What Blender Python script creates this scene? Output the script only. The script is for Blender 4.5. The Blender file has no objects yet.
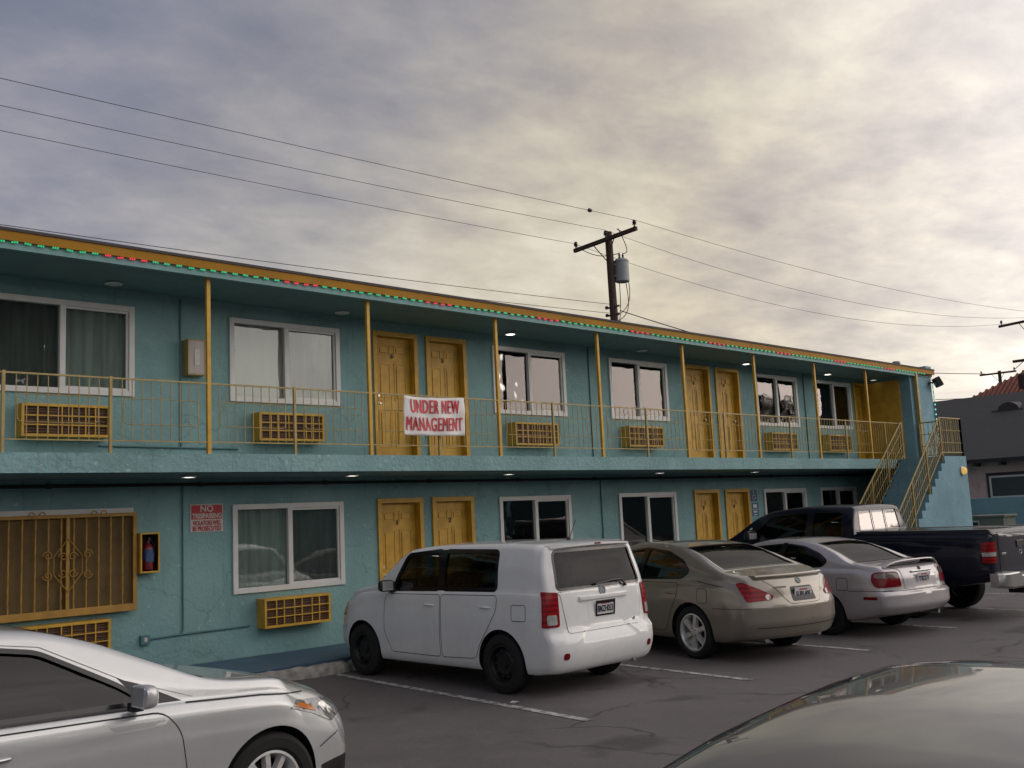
import bpy, bmesh, math, random
from mathutils import Vector, Matrix, noise
from mathutils.bvhtree import BVHTree
from mathutils.geometry import delaunay_2d_cdt, interpolate_bezier
from mathutils.interpolate import poly_3d_calc
random.seed(7)
S = bpy.context.scene
COL = S.collection
PI = math.pi
R = math.radians

# ------------------------------------------------------------------ helpers
def link(o, parent=None):
    COL.objects.link(o)
    if parent is not None: o.parent = parent
    return o

def obj(name, bm, mats, parent=None, smooth=None):
    me = bpy.data.meshes.new(name)
    bmesh.ops.recalc_face_normals(bm, faces=bm.faces[:])
    bm.to_mesh(me); bm.free()
    for m in (mats if isinstance(mats, (list, tuple)) else [mats]): me.materials.append(m)
    o = link(bpy.data.objects.new(name, me), parent)
    if smooth is not None:
        me.shade_smooth(); me.set_sharp_from_angle(angle=R(smooth))
    return o

def tag(o, label=None, cat=None, group=None, kind=None):
    if label: o['label'] = label
    if cat: o['category'] = cat
    if group: o['group'] = group
    if kind: o['kind'] = kind
    return o

def empty(name, loc=(0, 0, 0), rz=0, parent=None):
    o = link(bpy.data.objects.new(name, None), parent)
    o.location = loc; o.rotation_euler = (0, 0, rz); o.empty_display_size = .1
    return o

def copy_tree(o, parent=None):
    c = o.copy(); COL.objects.link(c)
    if parent is not None: c.parent = parent
    for ch in list(o.children): copy_tree(ch, c)
    return c

def box(bm, x0, x1, y0, y1, z0, z1, bev=0, M=None, mi=0):
    vs = [bm.verts.new(v) for v in ((x0,y0,z0),(x1,y0,z0),(x1,y1,z0),(x0,y1,z0),(x0,y0,z1),(x1,y0,z1),(x1,y1,z1),(x0,y1,z1))]
    if M is not None:
        for v in vs: v.co = M @ v.co
    fs = [bm.faces.new([vs[i] for i in q]) for q in ((3,2,1,0),(4,5,6,7),(0,1,5,4),(1,2,6,5),(2,3,7,6),(3,0,4,7))]
    for f in fs: f.material_index = mi
    if bev:
        es = list({e for f in fs for e in f.edges})
        bmesh.ops.bevel(bm, geom=es, offset=bev, segments=2, affect='EDGES', profile=.6)
    return fs

def tube(bm, pts, r, n=8, caps=True, mi=0, r2=None):
    pts = [Vector(p) for p in pts]
    rings = []
    up0 = None
    for i, p in enumerate(pts):
        t = (pts[min(i+1, len(pts)-1)] - pts[max(i-1, 0)]).normalized()
        if up0 is None:
            up0 = t.orthogonal().normalized()
        a = (up0 - t*up0.dot(t)).normalized(); up0 = a
        b = t.cross(a)
        rr = r if r2 is None else r + (r2-r)*i/max(1, len(pts)-1)
        rings.append([bm.verts.new(p + (a*math.cos(2*PI*k/n) + b*math.sin(2*PI*k/n))*rr) for k in range(n)])
    for A, B in zip(rings, rings[1:]):
        for k in range(n):
            bm.faces.new((A[k], A[(k+1) % n], B[(k+1) % n], B[k])).material_index = mi
    if caps:
        bm.faces.new(rings[0][::-1]).material_index = mi
        bm.faces.new(rings[-1]).material_index = mi

def lathe(bm, prof, n=32, M=None, closed=False, mi=0):
    """profile of (radius, height) about local Z"""
    rings = []
    for r, h in prof:
        ring = [Vector((r*math.cos(2*PI*k/n), r*math.sin(2*PI*k/n), h)) for k in range(n)]
        rings.append([bm.verts.new(M @ v if M is not None else v) for v in ring])
    pairs = list(zip(rings, rings[1:])) + ([(rings[-1], rings[0])] if closed else [])
    for A, B in pairs:
        for k in range(n):
            bm.faces.new((A[k], A[(k+1) % n], B[(k+1) % n], B[k])).material_index = mi
    if not closed:
        if prof[0][0] > 1e-4: bm.faces.new(rings[0][::-1]).material_index = mi
        if prof[-1][0] > 1e-4: bm.faces.new(rings[-1]).material_index = mi

def rotY_to_Z(sign=1):
    """local Z axis to world -Y*sign"""
    return Matrix.Rotation(R(90)*sign, 4, 'X')

def text_mesh(s, size, extrude=.002, sx=1, align='CENTER', bold=0.0, spacing=1.0):
    cu = bpy.data.curves.new('lettering', 'FONT')
    cu.body = s; cu.size = size; cu.extrude = extrude; cu.align_x = align; cu.align_y = 'CENTER'
    cu.offset = bold; cu.resolution_u = 3; cu.space_character = spacing
    o = bpy.data.objects.new('lettering', cu); COL.objects.link(o)
    bpy.context.view_layer.update()
    me = bpy.data.meshes.new_from_object(o.evaluated_get(bpy.context.evaluated_depsgraph_get()))
    bpy.data.objects.remove(o)
    me.transform(Matrix.Diagonal((sx, 1, 1, 1)))
    me.materials.clear()
    return me

def text(name, s, size, M, mat, parent=None, **k):
    me = text_mesh(s, size, **k)
    me.transform(M); me.materials.append(mat); me.name = name
    return link(bpy.data.objects.new(name, me), parent)

FACE_FRONT = Matrix.Rotation(R(90), 4, 'X')   # text plane facing -Y, reading along +X

# ------------------------------------------------------------------ materials
def nm(name):
    m = bpy.data.materials.new(name); m.use_nodes = True
    nt = m.node_tree
    b = nt.nodes['Principled BSDF']
    return m, nt, b

def N(nt, t, **k):
    n = nt.nodes.new(t)
    for a, v in k.items():
        if a in n.inputs: n.inputs[a].default_value = v
        else: setattr(n, a, v)
    return n

def coords(nt, scale=1.0, space='Object'):
    tc = N(nt, 'ShaderNodeTexCoord'); mp = N(nt, 'ShaderNodeMapping')
    mp.inputs['Scale'].default_value = (scale,)*3 if not isinstance(scale, tuple) else scale
    nt.links.new(tc.outputs[space], mp.inputs[0])
    return mp.outputs[0]

def fbm(nt, vec, scale, detail=4, rough=.55, dist=0):
    n = N(nt, 'ShaderNodeTexNoise')
    n.inputs['Scale'].default_value = scale; n.inputs['Detail'].default_value = detail
    n.inputs['Roughness'].default_value = rough; n.inputs['Distortion'].default_value = dist
    nt.links.new(vec, n.inputs['Vector'])
    return n.outputs['Fac']

def ramp(nt, fac, stops, interp='LINEAR'):
    r = N(nt, 'ShaderNodeValToRGB'); cr = r.color_ramp; cr.interpolation = interp
    while len(cr.elements) < len(stops): cr.elements.new(.5)
    for e, (p, c) in zip(cr.elements, stops):
        e.position = p; e.color = (*c, 1) if len(c) == 3 else c
    nt.links.new(fac, r.inputs[0])
    return r.outputs[0]

def mixc(nt, fac, a, b, mode='MIX'):
    m = N(nt, 'ShaderNodeMix', data_type='RGBA', blend_type=mode)
    for sock, v in ((m.inputs[0], fac), (m.inputs[6], a), (m.inputs[7], b)):
        if hasattr(v, 'is_linked'): nt.links.new(v, sock)
        else: sock.default_value = v if not isinstance(v, tuple) else (*v, 1)[:4]
    return m.outputs[2]

def math_(nt, op, a, b=0.0, clamp=False):
    m = N(nt, 'ShaderNodeMath', operation=op, use_clamp=clamp)
    for i, v in enumerate((a, b)):
        if hasattr(v, 'is_linked'): nt.links.new(v, m.inputs[i])
        else: m.inputs[i].default_value = v
    return m.outputs[0]

def bump(nt, b, h, strength=.3, dist=.01):
    bp = N(nt, 'ShaderNodeBump'); bp.inputs['Strength'].default_value = strength; bp.inputs['Distance'].default_value = dist
    nt.links.new(h, bp.inputs['Height']); nt.links.new(bp.outputs[0], b.inputs['Normal'])

def simple(name, col, rough=.5, metal=0, var=.12, vs=3.0, bumps=0, bscale=60, coat=0, spec=.5):
    m, nt, b = nm(name)
    v = coords(nt)
    f = fbm(nt, v, vs, 5)
    lo = tuple(c*(1-var) for c in col); hi = tuple(min(1, c*(1+var)) for c in col)
    nt.links.new(ramp(nt, f, [(.3, lo), (.7, hi)]), b.inputs['Base Color'])
    b.inputs['Roughness'].default_value = rough; b.inputs['Metallic'].default_value = metal
    b.inputs['Coat Weight'].default_value = coat; b.inputs['Specular IOR Level'].default_value = spec
    if bumps: bump(nt, b, fbm(nt, v, bscale, 3), bumps, .004)
    return m

def stucco(name, col, dirt=True, bs=.5):
    m, nt, b = nm(name)
    v = coords(nt)
    big = fbm(nt, v, .8, 4, .6); mid = fbm(nt, v, 5, 5, .6)
    c1 = ramp(nt, big, [(.32, tuple(c*.78 for c in col)), (.68, tuple(c*1.14 for c in col))])
    pt = ramp(nt, fbm(nt, v, .55, 2, .4), [(.53, (0, 0, 0)), (.545, (1, 1, 1))])
    c1 = mixc(nt, math_(nt, 'MULTIPLY', pt, .4), c1, tuple(c*q for c, q in zip(col, (1.2, 1.12, 1.08))))
    c2 = mixc(nt, math_(nt, 'MULTIPLY', mid, .35), c1, tuple(c*.72 for c in col))
    if dirt:   # thin vertical rain streaks and scuffs, with an outline of their own
        vs_ = coords(nt, (9, 9, .55))
        st = ramp(nt, fbm(nt, vs_, 1.0, 4, .6), [(.62, (0, 0, 0)), (.74, (1, 1, 1))])
        c2 = mixc(nt, math_(nt, 'MULTIPLY', st, .5), c2, tuple(c*.45 for c in col))
        sp = ramp(nt, fbm(nt, v, 14, 2, .5), [(.66, (0, 0, 0)), (.70, (1, 1, 1))])
        c2 = mixc(nt, math_(nt, 'MULTIPLY', sp, .30), c2, (.50, .56, .53))
        ck = N(nt, 'ShaderNodeTexVoronoi', feature='DISTANCE_TO_EDGE'); ck.inputs['Scale'].default_value = .55
        wv = N(nt, 'ShaderNodeVectorMath', operation='MULTIPLY_ADD'); wv.inputs[1].default_value = (.7, .7, .7)
        wn = N(nt, 'ShaderNodeTexNoise'); wn.inputs['Scale'].default_value = 2.2; wn.inputs['Detail'].default_value = 6; nt.links.new(v, wn.inputs['Vector'])
        nt.links.new(wn.outputs['Color'], wv.inputs[0]); nt.links.new(v, wv.inputs[2]); nt.links.new(wv.outputs[0], ck.inputs['Vector'])
        hc = ramp(nt, ck.outputs['Distance'], [(.0, (1, 1, 1)), (.006, (0, 0, 0))])
        c2 = mixc(nt, math_(nt, 'MULTIPLY', hc, .4), c2, tuple(c*.35 for c in col))
    nt.links.new(c2, b.inputs['Base Color'])
    b.inputs['Roughness'].default_value = .75; b.inputs['Specular IOR Level'].default_value = .3
    vo = N(nt, 'ShaderNodeTexVoronoi'); vo.inputs['Scale'].default_value = 16; nt.links.new(v, vo.inputs['Vector'])
    h = math_(nt, 'ADD', math_(nt, 'MULTIPLY', fbm(nt, v, 24, 5, .65, .6), 1.0), math_(nt, 'MULTIPLY', vo.outputs['Distance'], .5))
    bump(nt, b, h, bs, .02)
    return m

def paint(name, col, metal=0., rough=.35, coat=1.0, flake=0., dirt=.0):
    m, nt, b = nm(name)
    v = coords(nt)
    f = fbm(nt, v, 2.2, 5, .6)
    base = ramp(nt, f, [(.35, tuple(c*.94 for c in col)), (.7, col)])
    # road dust low on the bodywork: a real film, patchy
    sep = N(nt, 'ShaderNodeSeparateXYZ'); nt.links.new(v, sep.inputs[0])
    d = ramp(nt, fbm(nt, v, 7, 6, .7), [(.5, (0, 0, 0)), (.8, (1, 1, 1))])
    c = mixc(nt, math_(nt, 'MULTIPLY', d, dirt), base, (.16, .14, .12))
    nt.links.new(c, b.inputs['Base Color'])
    b.inputs['Metallic'].default_value = metal
    b.inputs['Roughness'].default_value = rough
    b.inputs['Coat Weight'].default_value = coat; b.inputs['Specular IOR Level'].default_value = .15
    rr = ramp(nt, fbm(nt, v, 5, 5, .7), [(.35, (.015,)*3), (.75, (.06,)*3)])
    nt.links.new(rr, b.inputs['Coat Roughness'])
    if flake:
        vo = N(nt, 'ShaderNodeTexVoronoi'); vo.inputs['Scale'].default_value = 900; nt.links.new(v, vo.inputs['Vector'])
        bump(nt, b, vo.outputs['Distance'], flake, .001)
    return m

def glass(name, tint=(.4, .42, .42), rough=.02, boost=1.0, base=.0, wav=.0):
    """thin pane: fresnel mirror over a tinted see-through sheet"""
    m = bpy.data.materials.new(name); m.use_nodes = True
    nt = m.node_tree; nt.nodes.clear()
    out = N(nt, 'ShaderNodeOutputMaterial')
    tr = N(nt, 'ShaderNodeBsdfTransparent'); tr.inputs[0].default_value = (*tint, 1)
    gl = N(nt, 'ShaderNodeBsdfGlossy'); gl.inputs['Roughness'].default_value = rough; gl.inputs[0].default_value = (.95, .95, .95, 1)
    fr = N(nt, 'ShaderNodeFresnel'); fr.inputs[0].default_value = 1.5
    fac = math_(nt, 'ADD', math_(nt, 'MULTIPLY', fr.outputs[0], boost), base, True)
    mx = N(nt, 'ShaderNodeMixShader')
    nt.links.new(fac, mx.inputs[0]); nt.links.new(tr.outputs[0], mx.inputs[1]); nt.links.new(gl.outputs[0], mx.inputs[2])
    if wav:
        bp = N(nt, 'ShaderNodeBump'); bp.inputs['Strength'].default_value = wav; bp.inputs['Distance'].default_value = .02
        nt.links.new(fbm(nt, coords(nt), 1.6, 2), bp.inputs['Height'])
        nt.links.new(bp.outputs[0], gl.inputs['Normal'])
    nt.links.new(mx.outputs[0], out.inputs[0])
    return m

def emit(name, col, s):
    m, nt, b = nm(name)
    b.inputs['Base Color'].default_value = (*[c*.3 for c in col], 1)
    b.inputs['Emission Color'].default_value = (*col, 1); b.inputs['Emission Strength'].default_value = s
    return m

TEAL = (.196, .345, .348)
M = {}
M['teal'] = stucco('teal_stucco', TEAL)
M['slab'] = stucco('teal_slab_stucco', (.205, .345, .355), bs=.7)
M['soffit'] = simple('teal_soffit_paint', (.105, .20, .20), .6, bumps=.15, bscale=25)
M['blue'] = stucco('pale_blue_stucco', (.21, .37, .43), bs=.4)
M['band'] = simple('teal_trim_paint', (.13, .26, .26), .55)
M['walk'] = simple('blue_walkway_paint', (.055, .105, .155), .6, var=.2, bumps=.2)
M['yellow'] = simple('ochre_yellow_paint', (.52, .295, .028), .5, var=.2, vs=5, bumps=.06, bscale=30)
M['yellow2'] = simple('ochre_fascia_paint', (.30, .145, .008), .6, var=.16, vs=2, spec=.2)
M['rail'] = simple('mustard_rail_paint', (.33, .245, .085), .5, var=.2, vs=9)
M['white'] = simple('white_window_vinyl', (.58, .58, .56), .4, var=.06)
M['roofedge'] = simple('dark_roof_edge', (.035, .03, .03), .7)
M['rooftop'] = simple('grey_roof_gravel', (.18, .17, .16), .9, bumps=.4)
M['dark'] = simple('dark_recess', (.012, .012, .012), .7)
M['acgrille'] = simple('rusty_brown_louvre', (.10, .045, .02), .6, var=.3, vs=8)
M['glass'] = glass('window_glass', (.80, .84, .82), .015, 1.2, .0, .18)
M['carglass'] = glass('car_glass_grey', (.30, .33, .32), .01, 1.2)
M['carglass_dark'] = glass('car_glass_dark_tint', (.10, .105, .11), .01, .8)
M['carglass_tail'] = glass('car_rear_glass', (.20, .22, .22), .02, .42)
M['black'] = simple('black_plastic', (.012, .012, .013), .45)
M['gloss_black'] = simple('gloss_black_trim', (.008, .008, .009), .15)
M['rubber'] = simple('tyre_rubber', (.010, .010, .010), .85, var=.25, vs=14)
M['chrome'] = simple('chrome', (.72, .72, .70), .14, 1.0, var=.05)
M['satin'] = simple('satin_steel', (.45, .45, .45), .3, 1.0, var=.08)
M['alloy'] = simple('silver_alloy', (.74, .74, .73), .4, .6, var=.05)
M['steelwheel'] = simple('black_steel_wheel', (.008, .008, .008), .5)
def ribbed(name, col, sc):
    m, nt, b = nm(name)
    w = N(nt, 'ShaderNodeTexWave', wave_type='BANDS', bands_direction='Z'); w.inputs['Scale'].default_value = sc; w.inputs['Distortion'].default_value = .6
    nt.links.new(coords(nt), w.inputs['Vector'])
    nt.links.new(ramp(nt, w.outputs['Fac'], [(.25, tuple(c*.6 for c in col)), (.6, col)]), b.inputs['Base Color'])
    b.inputs['Roughness'].default_value = .22; b.inputs['Specular IOR Level'].default_value = .35
    return m
M['red_lens'] = ribbed('red_lens', (.30, .006, .010), 5.5)
M['dark_red_lens'] = simple('dark_red_lens', (.17, .004, .010), .2, var=.25, vs=20, spec=.3)
M['clear_lens'] = simple('clear_lens', (.50, .50, .48), .12, .3, var=.3, vs=30, coat=.6)
M['lamp_glass'] = simple('headlamp_glass', (.20, .20, .20), .08, .2, var=.4, vs=25, coat=1.0)
M['amber'] = simple('amber_lens', (.55, .16, .02), .15, var=.15, coat=.5)
M['plate'] = simple('plate_white', (.62, .62, .60), .4, var=.08)
M['plate_ink'] = simple('plate_ink', (.02, .025, .06), .5)
M['red_ink'] = simple('red_ink', (.45, .012, .02), .6)
M['mirror'] = simple('mirror_silver', (.62, .62, .62), .2, .6)
M['seat'] = simple('dark_seat_cloth', (.03, .03, .032), .8)
M['cabin'] = simple('dark_cabin_trim', (.018, .018, .02), .8)
M['banner'] = simple('white_vinyl_banner', (.66, .64, .62), .5, var=.06, vs=5)
M['banner_red'] = simple('faded_red_letters', (.50, .035, .045), .55, var=.35, vs=7)
M['sign_white'] = simple('sign_white', (.50, .50, .46), .45, var=.1, vs=12)
M['sign_red'] = simple('sign_red', (.42, .015, .02), .45, var=.12)
M['sign_blue'] = simple('sign_blue', (.025, .055, .16), .5)
M['conduit'] = simple('teal_conduit', (.07, .16, .17), .5)
M['concrete'] = simple('worn_concrete', (.30, .28, .25), .9, var=.4, vs=9, bumps=.9, bscale=18)
M['wood'] = simple('creosoted_wood', (.045, .025, .017), .85, var=.4, vs=12, bumps=.3)
M['xfmr'] = simple('grey_steel_can', (.20, .22, .23), .5, var=.1)
M['insul'] = simple('dark_porcelain', (.03, .018, .015), .3)
M['wire'] = simple('wire_black', (.015, .014, .015), .6)
M['led_g'] = emit('green_led', (.015, .70, .26), .55)
M['led_r'] = emit('red_led', (1.0, .03, .06), .7)
M['led_w'] = emit('pale_green_led', (.25, .9, .75), .8)
M['lamp'] = emit('recessed_lamp', (1.0, .95, .85), 5)
M['lamp_dim'] = emit('dim_recessed_lamp', (1.0, .97, .9), .9)
M['lamp_off'] = simple('lamp_diffuser', (.4, .42, .4), .4)
M['amber_lamp'] = emit('amber_lamp', (1.0, .60, .16), .55)
M['pink'] = stucco('pink_stucco', (.62, .46, .43), bs=.3)
M['shingle'] = None
M['box_green'] = simple('olive_metal_box', (.15, .165, .13), .5)
M['tile'] = None

def curtain(name, col, var=.2):
    m, nt, b = nm(name)
    v = coords(nt, (1, 1, .12))
    f = fbm(nt, v, 9, 3, .5)
    nt.links.new(ramp(nt, f, [(.3, tuple(c*(1-var) for c in col)), (.7, col)]), b.inputs['Base Color'])
    b.inputs['Roughness'].default_value = .85
    return m
M['cur_grey'] = curtain('grey_curtain', (.62, .66, .64), .35)
M['cur_unlit'] = curtain('unlit_room_curtain', (.20, .21, .21), .3)  # curtain darkened to stand in for the unlit room behind the pane
M['cur_taupe'] = curtain('taupe_curtain', (.50, .45, .43))
M['cur_pale'] = curtain('pale_curtain', (.86, .78, .75), .05)
M['cur_ochre'] = curtain('ochre_blind', (.24, .15, .035), .12)

def asphalt():
    m, nt, b = nm('asphalt')
    v = coords(nt)
    big = fbm(nt, v, .35, 5, .6); sm = fbm(nt, v, 55, 5, .8); mid = fbm(nt, v, 3, 5, .65)
    c = ramp(nt, big, [(.3, (.094, .084, .082)), (.7, (.136, .122, .119))])
    c = mixc(nt, ramp(nt, mid, [(.45, (0, 0, 0)), (.75, (.6, .6, .6))]), c, (.15, .13, .125))
    c = mixc(nt, ramp(nt, sm, [(.48, (0, 0, 0)), (.70, (.7, .7, .7))]), c, (.19, .17, .16))
    # oil spots
    oil = ramp(nt, fbm(nt, v, 1.1, 3, .5), [(.62, (0, 0, 0)), (.72, (1, 1, 1))])
    c = mixc(nt, math_(nt, 'MULTIPLY', oil, .5), c, (.022, .021, .021))
    # cracks: thin lines along warped cell borders
    w = N(nt, 'ShaderNodeTexNoise'); w.inputs['Scale'].default_value = 1.3; w.inputs['Detail'].default_value = 5; nt.links.new(v, w.inputs['Vector'])
    add = N(nt, 'ShaderNodeVectorMath', operation='MULTIPLY_ADD'); add.inputs[1].default_value = (1.1, 1.1, 0)
    nt.links.new(w.outputs['Color'], add.inputs[0]); nt.links.new(v, add.inputs[2])
    vo = N(nt, 'ShaderNodeTexVoronoi', feature='DISTANCE_TO_EDGE'); vo.inputs['Scale'].default_value = .38; nt.links.new(add.outputs[0], vo.inputs['Vector'])
    cr = ramp(nt, vo.outputs['Distance'], [(.0, (1, 1, 1)), (.010, (0, 0, 0))])
    gate = ramp(nt, fbm(nt, v, .5, 2), [(.46, (0, 0, 0)), (.56, (1, 1, 1))])
    crg = math_(nt, 'MULTIPLY', cr, gate)
    c = mixc(nt, math_(nt, 'MULTIPLY', crg, .6), c, (.012, .012, .012))
    nt.links.new(c, b.inputs['Base Color'])
    nt.links.new(ramp(nt, mid, [(.3, (.62,)*3), (.7, (.88,)*3)]), b.inputs['Roughness'])
    b.inputs['Specular IOR Level'].default_value = .35
    h = math_(nt, 'SUBTRACT', sm, math_(nt, 'MULTIPLY', crg, 1.5))
    bump(nt, b, h, .5, .006)
    return m
M['asphalt'] = asphalt()

def stripe_mat():
    m, nt, b = nm('worn_white_line')
    v = coords(nt)
    f = ramp(nt, fbm(nt, v, 11, 6, .75), [(.42, (.13, .125, .12)), (.56, (.46, .45, .43))])
    nt.links.new(f, b.inputs['Base Color']); b.inputs['Roughness'].default_value = .8
    return m
M['stripe'] = stripe_mat()

def shingle():
    m, nt, b = nm('dark_grey_shingles')
    v = coords(nt, (1, 1, 1))
    br = N(nt, 'ShaderNodeTexBrick'); br.inputs['Scale'].default_value = 3.5
    br.inputs['Color1'].default_value = (.018, .018, .020, 1); br.inputs['Color2'].default_value = (.028, .028, .030, 1); br.inputs['Mortar'].default_value = (.02, .02, .022, 1)
    br.inputs['Mortar Size'].default_value = .012
    mp = N(nt, 'ShaderNodeMapping'); mp.inputs['Rotation'].default_value = (0, 0, R(90)); nt.links.new(v, mp.inputs[0])
    nt.links.new(mp.outputs[0], br.inputs['Vector'])
    c = mixc(nt, math_(nt, 'MULTIPLY', fbm(nt, v, 3, 5), .5), br.outputs[0], (.038, .038, .040))
    nt.links.new(c, b.inputs['Base Color']); b.inputs['Roughness'].default_value = .9
    bump(nt, b, fbm(nt, v, 40, 3), .4, .01)
    return m
M['shingle'] = shingle()
M['tile'] = simple('red_clay_tile', (.20, .06, .04), .8, var=.3, vs=6)
# ------------------------------------------------------------------ camera and world
FPX = 1010.0
yaw, pit, rol = .75048424, .12948682, -.04663768
cam_d = bpy.data.cameras.new('camera'); cam = link(bpy.data.objects.new('camera', cam_d))
f_ = Vector((math.sin(yaw)*math.cos(pit), math.cos(yaw)*math.cos(pit), math.sin(pit)))
r_ = Vector((math.cos(yaw), -math.sin(yaw), 0)); u_ = r_.cross(f_)
r2 = r_*math.cos(rol) + u_*math.sin(rol); u2 = -r_*math.sin(rol) + u_*math.cos(rol)
mw = Matrix(((r2.x, u2.x, -f_.x, 0), (r2.y, u2.y, -f_.y, 0), (r2.z, u2.z, -f_.z, 1.78), (0, 0, 0, 1)))
cam.matrix_world = mw
cam_d.sensor_width = 36; cam_d.lens = FPX/1024*36; cam_d.clip_start = .05; cam_d.clip_end = 3000
S.camera = cam

SUN_AZ = R(128)     # clockwise from +Y (into the scene): behind and right of the camera
SUN_EL = R(24)
def build_world():
    w = bpy.data.worlds.new('World'); S.world = w; w.use_nodes = True
    nt = w.node_tree; nt.nodes.clear()
    out = N(nt, 'ShaderNodeOutputWorld'); bg = N(nt, 'ShaderNodeBackground'); bg.inputs[1].default_value = .1
    nt.links.new(bg.outputs[0], out.inputs[0])
    sky = N(nt, 'ShaderNodeTexSky', sky_type='NISHITA'); sky.sun_disc = False
    sky.sun_elevation = SUN_EL; sky.sun_rotation = SUN_AZ
    tc = N(nt, 'ShaderNodeTexCoord'); d = tc.outputs['Generated']
    sp = N(nt, 'ShaderNodeSeparateXYZ'); nt.links.new(d, sp.inputs[0])
    zz = math_(nt, 'ADD', math_(nt, 'MAXIMUM', sp.outputs[2], 0.0), .16)
    cx = math_(nt, 'DIVIDE', sp.outputs[0], zz); cy = math_(nt, 'DIVIDE', sp.outputs[1], zz)
    cb = N(nt, 'ShaderNodeCombineXYZ'); nt.links.new(cx, cb.inputs[0]); nt.links.new(cy, cb.inputs[1])
    rot = N(nt, 'ShaderNodeMapping'); rot.inputs['Rotation'].default_value = (0, 0, R(35)); rot.inputs['Scale'].default_value = (1.0, 1.25, 1)
    rot.inputs['Location'].default_value = (3.1, 1.7, .4)
    nt.links.new(cb.outputs[0], rot.inputs[0])
    c = rot.outputs[0]
    n1 = fbm(nt, c, .62, 10, .56, .15)
    n2 = fbm(nt, c, 2.6, 10, .62, .25)
    def ridge(n): return math_(nt, 'SUBTRACT', 1.0, math_(nt, 'MULTIPLY', math_(nt, 'ABSOLUTE', math_(nt, 'SUBTRACT', n, .5)), 2.6))
    bil = ridge(fbm(nt, c, 2.0, 8, .5, .3))
    cov = math_(nt, 'ADD', math_(nt, 'ADD', math_(nt, 'MULTIPLY', n1, .60), math_(nt, 'MULTIPLY', n2, .28)), math_(nt, 'MULTIPLY', math_(nt, 'SUBTRACT', bil, .62), .12))
    n3 = fbm(nt, c, 6.5, 9, .58, .3)
    cov = math_(nt, 'ADD', cov, math_(nt, 'MULTIPLY', math_(nt, 'SUBTRACT', n3, .5), .20))
    cov = math_(nt, 'ADD', math_(nt, 'MULTIPLY', math_(nt, 'SUBTRACT', cov, .44), 1.75), .48)
    # how far towards the bright west part of the sky (to the right of the frame)
    def lin(dx, dy, dz):
        v = N(nt, 'ShaderNodeVectorMath', operation='DOT_PRODUCT'); v.inputs[1].default_value = (dx, dy, dz)
        nt.links.new(d, v.inputs[0]); return v.outputs['Value']
    glow = ramp(nt, lin(math.sin(R(74)), math.cos(R(74)), -.10), [(.49, (0, 0, 0)), (.66, (.25,)*3), (.81, (.70,)*3), (.94, (1, 1, 1))], 'EASE')
    cool = ramp(nt, cov, [(.26, (.175, .195, .265)), (.42, (.225, .238, .305)), (.56, (.285, .288, .345)), (.74, (.39, .375, .41))])
    warm = ramp(nt, cov, [(.26, (.43, .38, .34)), (.38, (.55, .48, .41)), (.48, (.67, .585, .46)), (.57, (.78, .69, .51)), (.64, (.86, .77, .57)), (.76, (.98, .90, .70))])
    front = mixc(nt, glow, cool, warm)
    # low band of the sky near the horizon is hazier and pinker
    low = ramp(nt, sp.outputs[2], [(.0, (1, 1, 1)), (.30, (0, 0, 0))], 'EASE')
    front = mixc(nt, math_(nt, 'MULTIPLY', low, .35), front, (.66, .56, .45))
    zen = ramp(nt, sp.outputs[2], [(.49, (0, 0, 0)), (.70, (1, 1, 1))], 'EASE')
    front = mixc(nt, math_(nt, 'MULTIPLY', zen, .8), front, (.15, .16, .215))
    # the half of the sky behind the camera, where the sun stands low
    back = ramp(nt, lin(math.sin(R(142)), math.cos(R(142)), .1), [(.0, (0, 0, 0)), (.55, (.55,)*3), (1.0, (1, 1, 1))], 'EASE')
    rear = ramp(nt, cov, [(.28, (1.45, 1.37, 1.38)), (.5, (1.98, 1.87, 1.84)), (.72, (2.65, 2.5, 2.4))])
    col = mixc(nt, math_(nt, 'MULTIPLY', back, .85), front, rear)
    # bright patch added to the unseen sky behind the camera for the upper panes
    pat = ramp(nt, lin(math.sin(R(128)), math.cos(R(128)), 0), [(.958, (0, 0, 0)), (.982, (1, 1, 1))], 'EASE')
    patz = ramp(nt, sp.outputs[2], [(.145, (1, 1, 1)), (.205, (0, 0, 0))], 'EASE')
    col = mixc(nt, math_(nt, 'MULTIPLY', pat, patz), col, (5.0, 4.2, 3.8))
    # below the horizon
    gr = ramp(nt, sp.outputs[2], [(.0, (1, 1, 1)), (.01, (0, 0, 0))])
    col = mixc(nt, gr, col, (.10, .09, .085))
    ten = N(nt, 'ShaderNodeVectorMath', operation='SCALE'); ten.inputs['Scale'].default_value = 10.0
    nt.links.new(col, ten.inputs[0])
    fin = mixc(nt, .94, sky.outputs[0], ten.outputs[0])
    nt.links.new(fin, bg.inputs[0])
build_world()
sun_d = bpy.data.lights.new('sun', 'SUN'); sun = link(bpy.data.objects.new('sun', sun_d))
sun_d.energy = .6; sun_d.angle = R(80); sun_d.color = (1.0, .86, .68)
sd = Vector((math.sin(SUN_AZ)*math.cos(SUN_EL), math.cos(SUN_AZ)*math.cos(SUN_EL), math.sin(SUN_EL)))
sun.rotation_euler = sd.to_track_quat('Z', 'Y').to_euler(); sun.location = (20, -30, 30)
S.view_settings.view_transform = 'Standard'; S.view_settings.look = 'None'; S.view_settings.exposure = 0; S.view_settings.gamma = 1

# ------------------------------------------------------------------ ground
GZ = -.16
bm = bmesh.new()
bmesh.ops.create_grid(bm, x_segments=2, y_segments=2, size=400)
for v in bm.verts: v.co.z = GZ
tag(obj('ground', bm, M['asphalt']), kind='structure')

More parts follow.
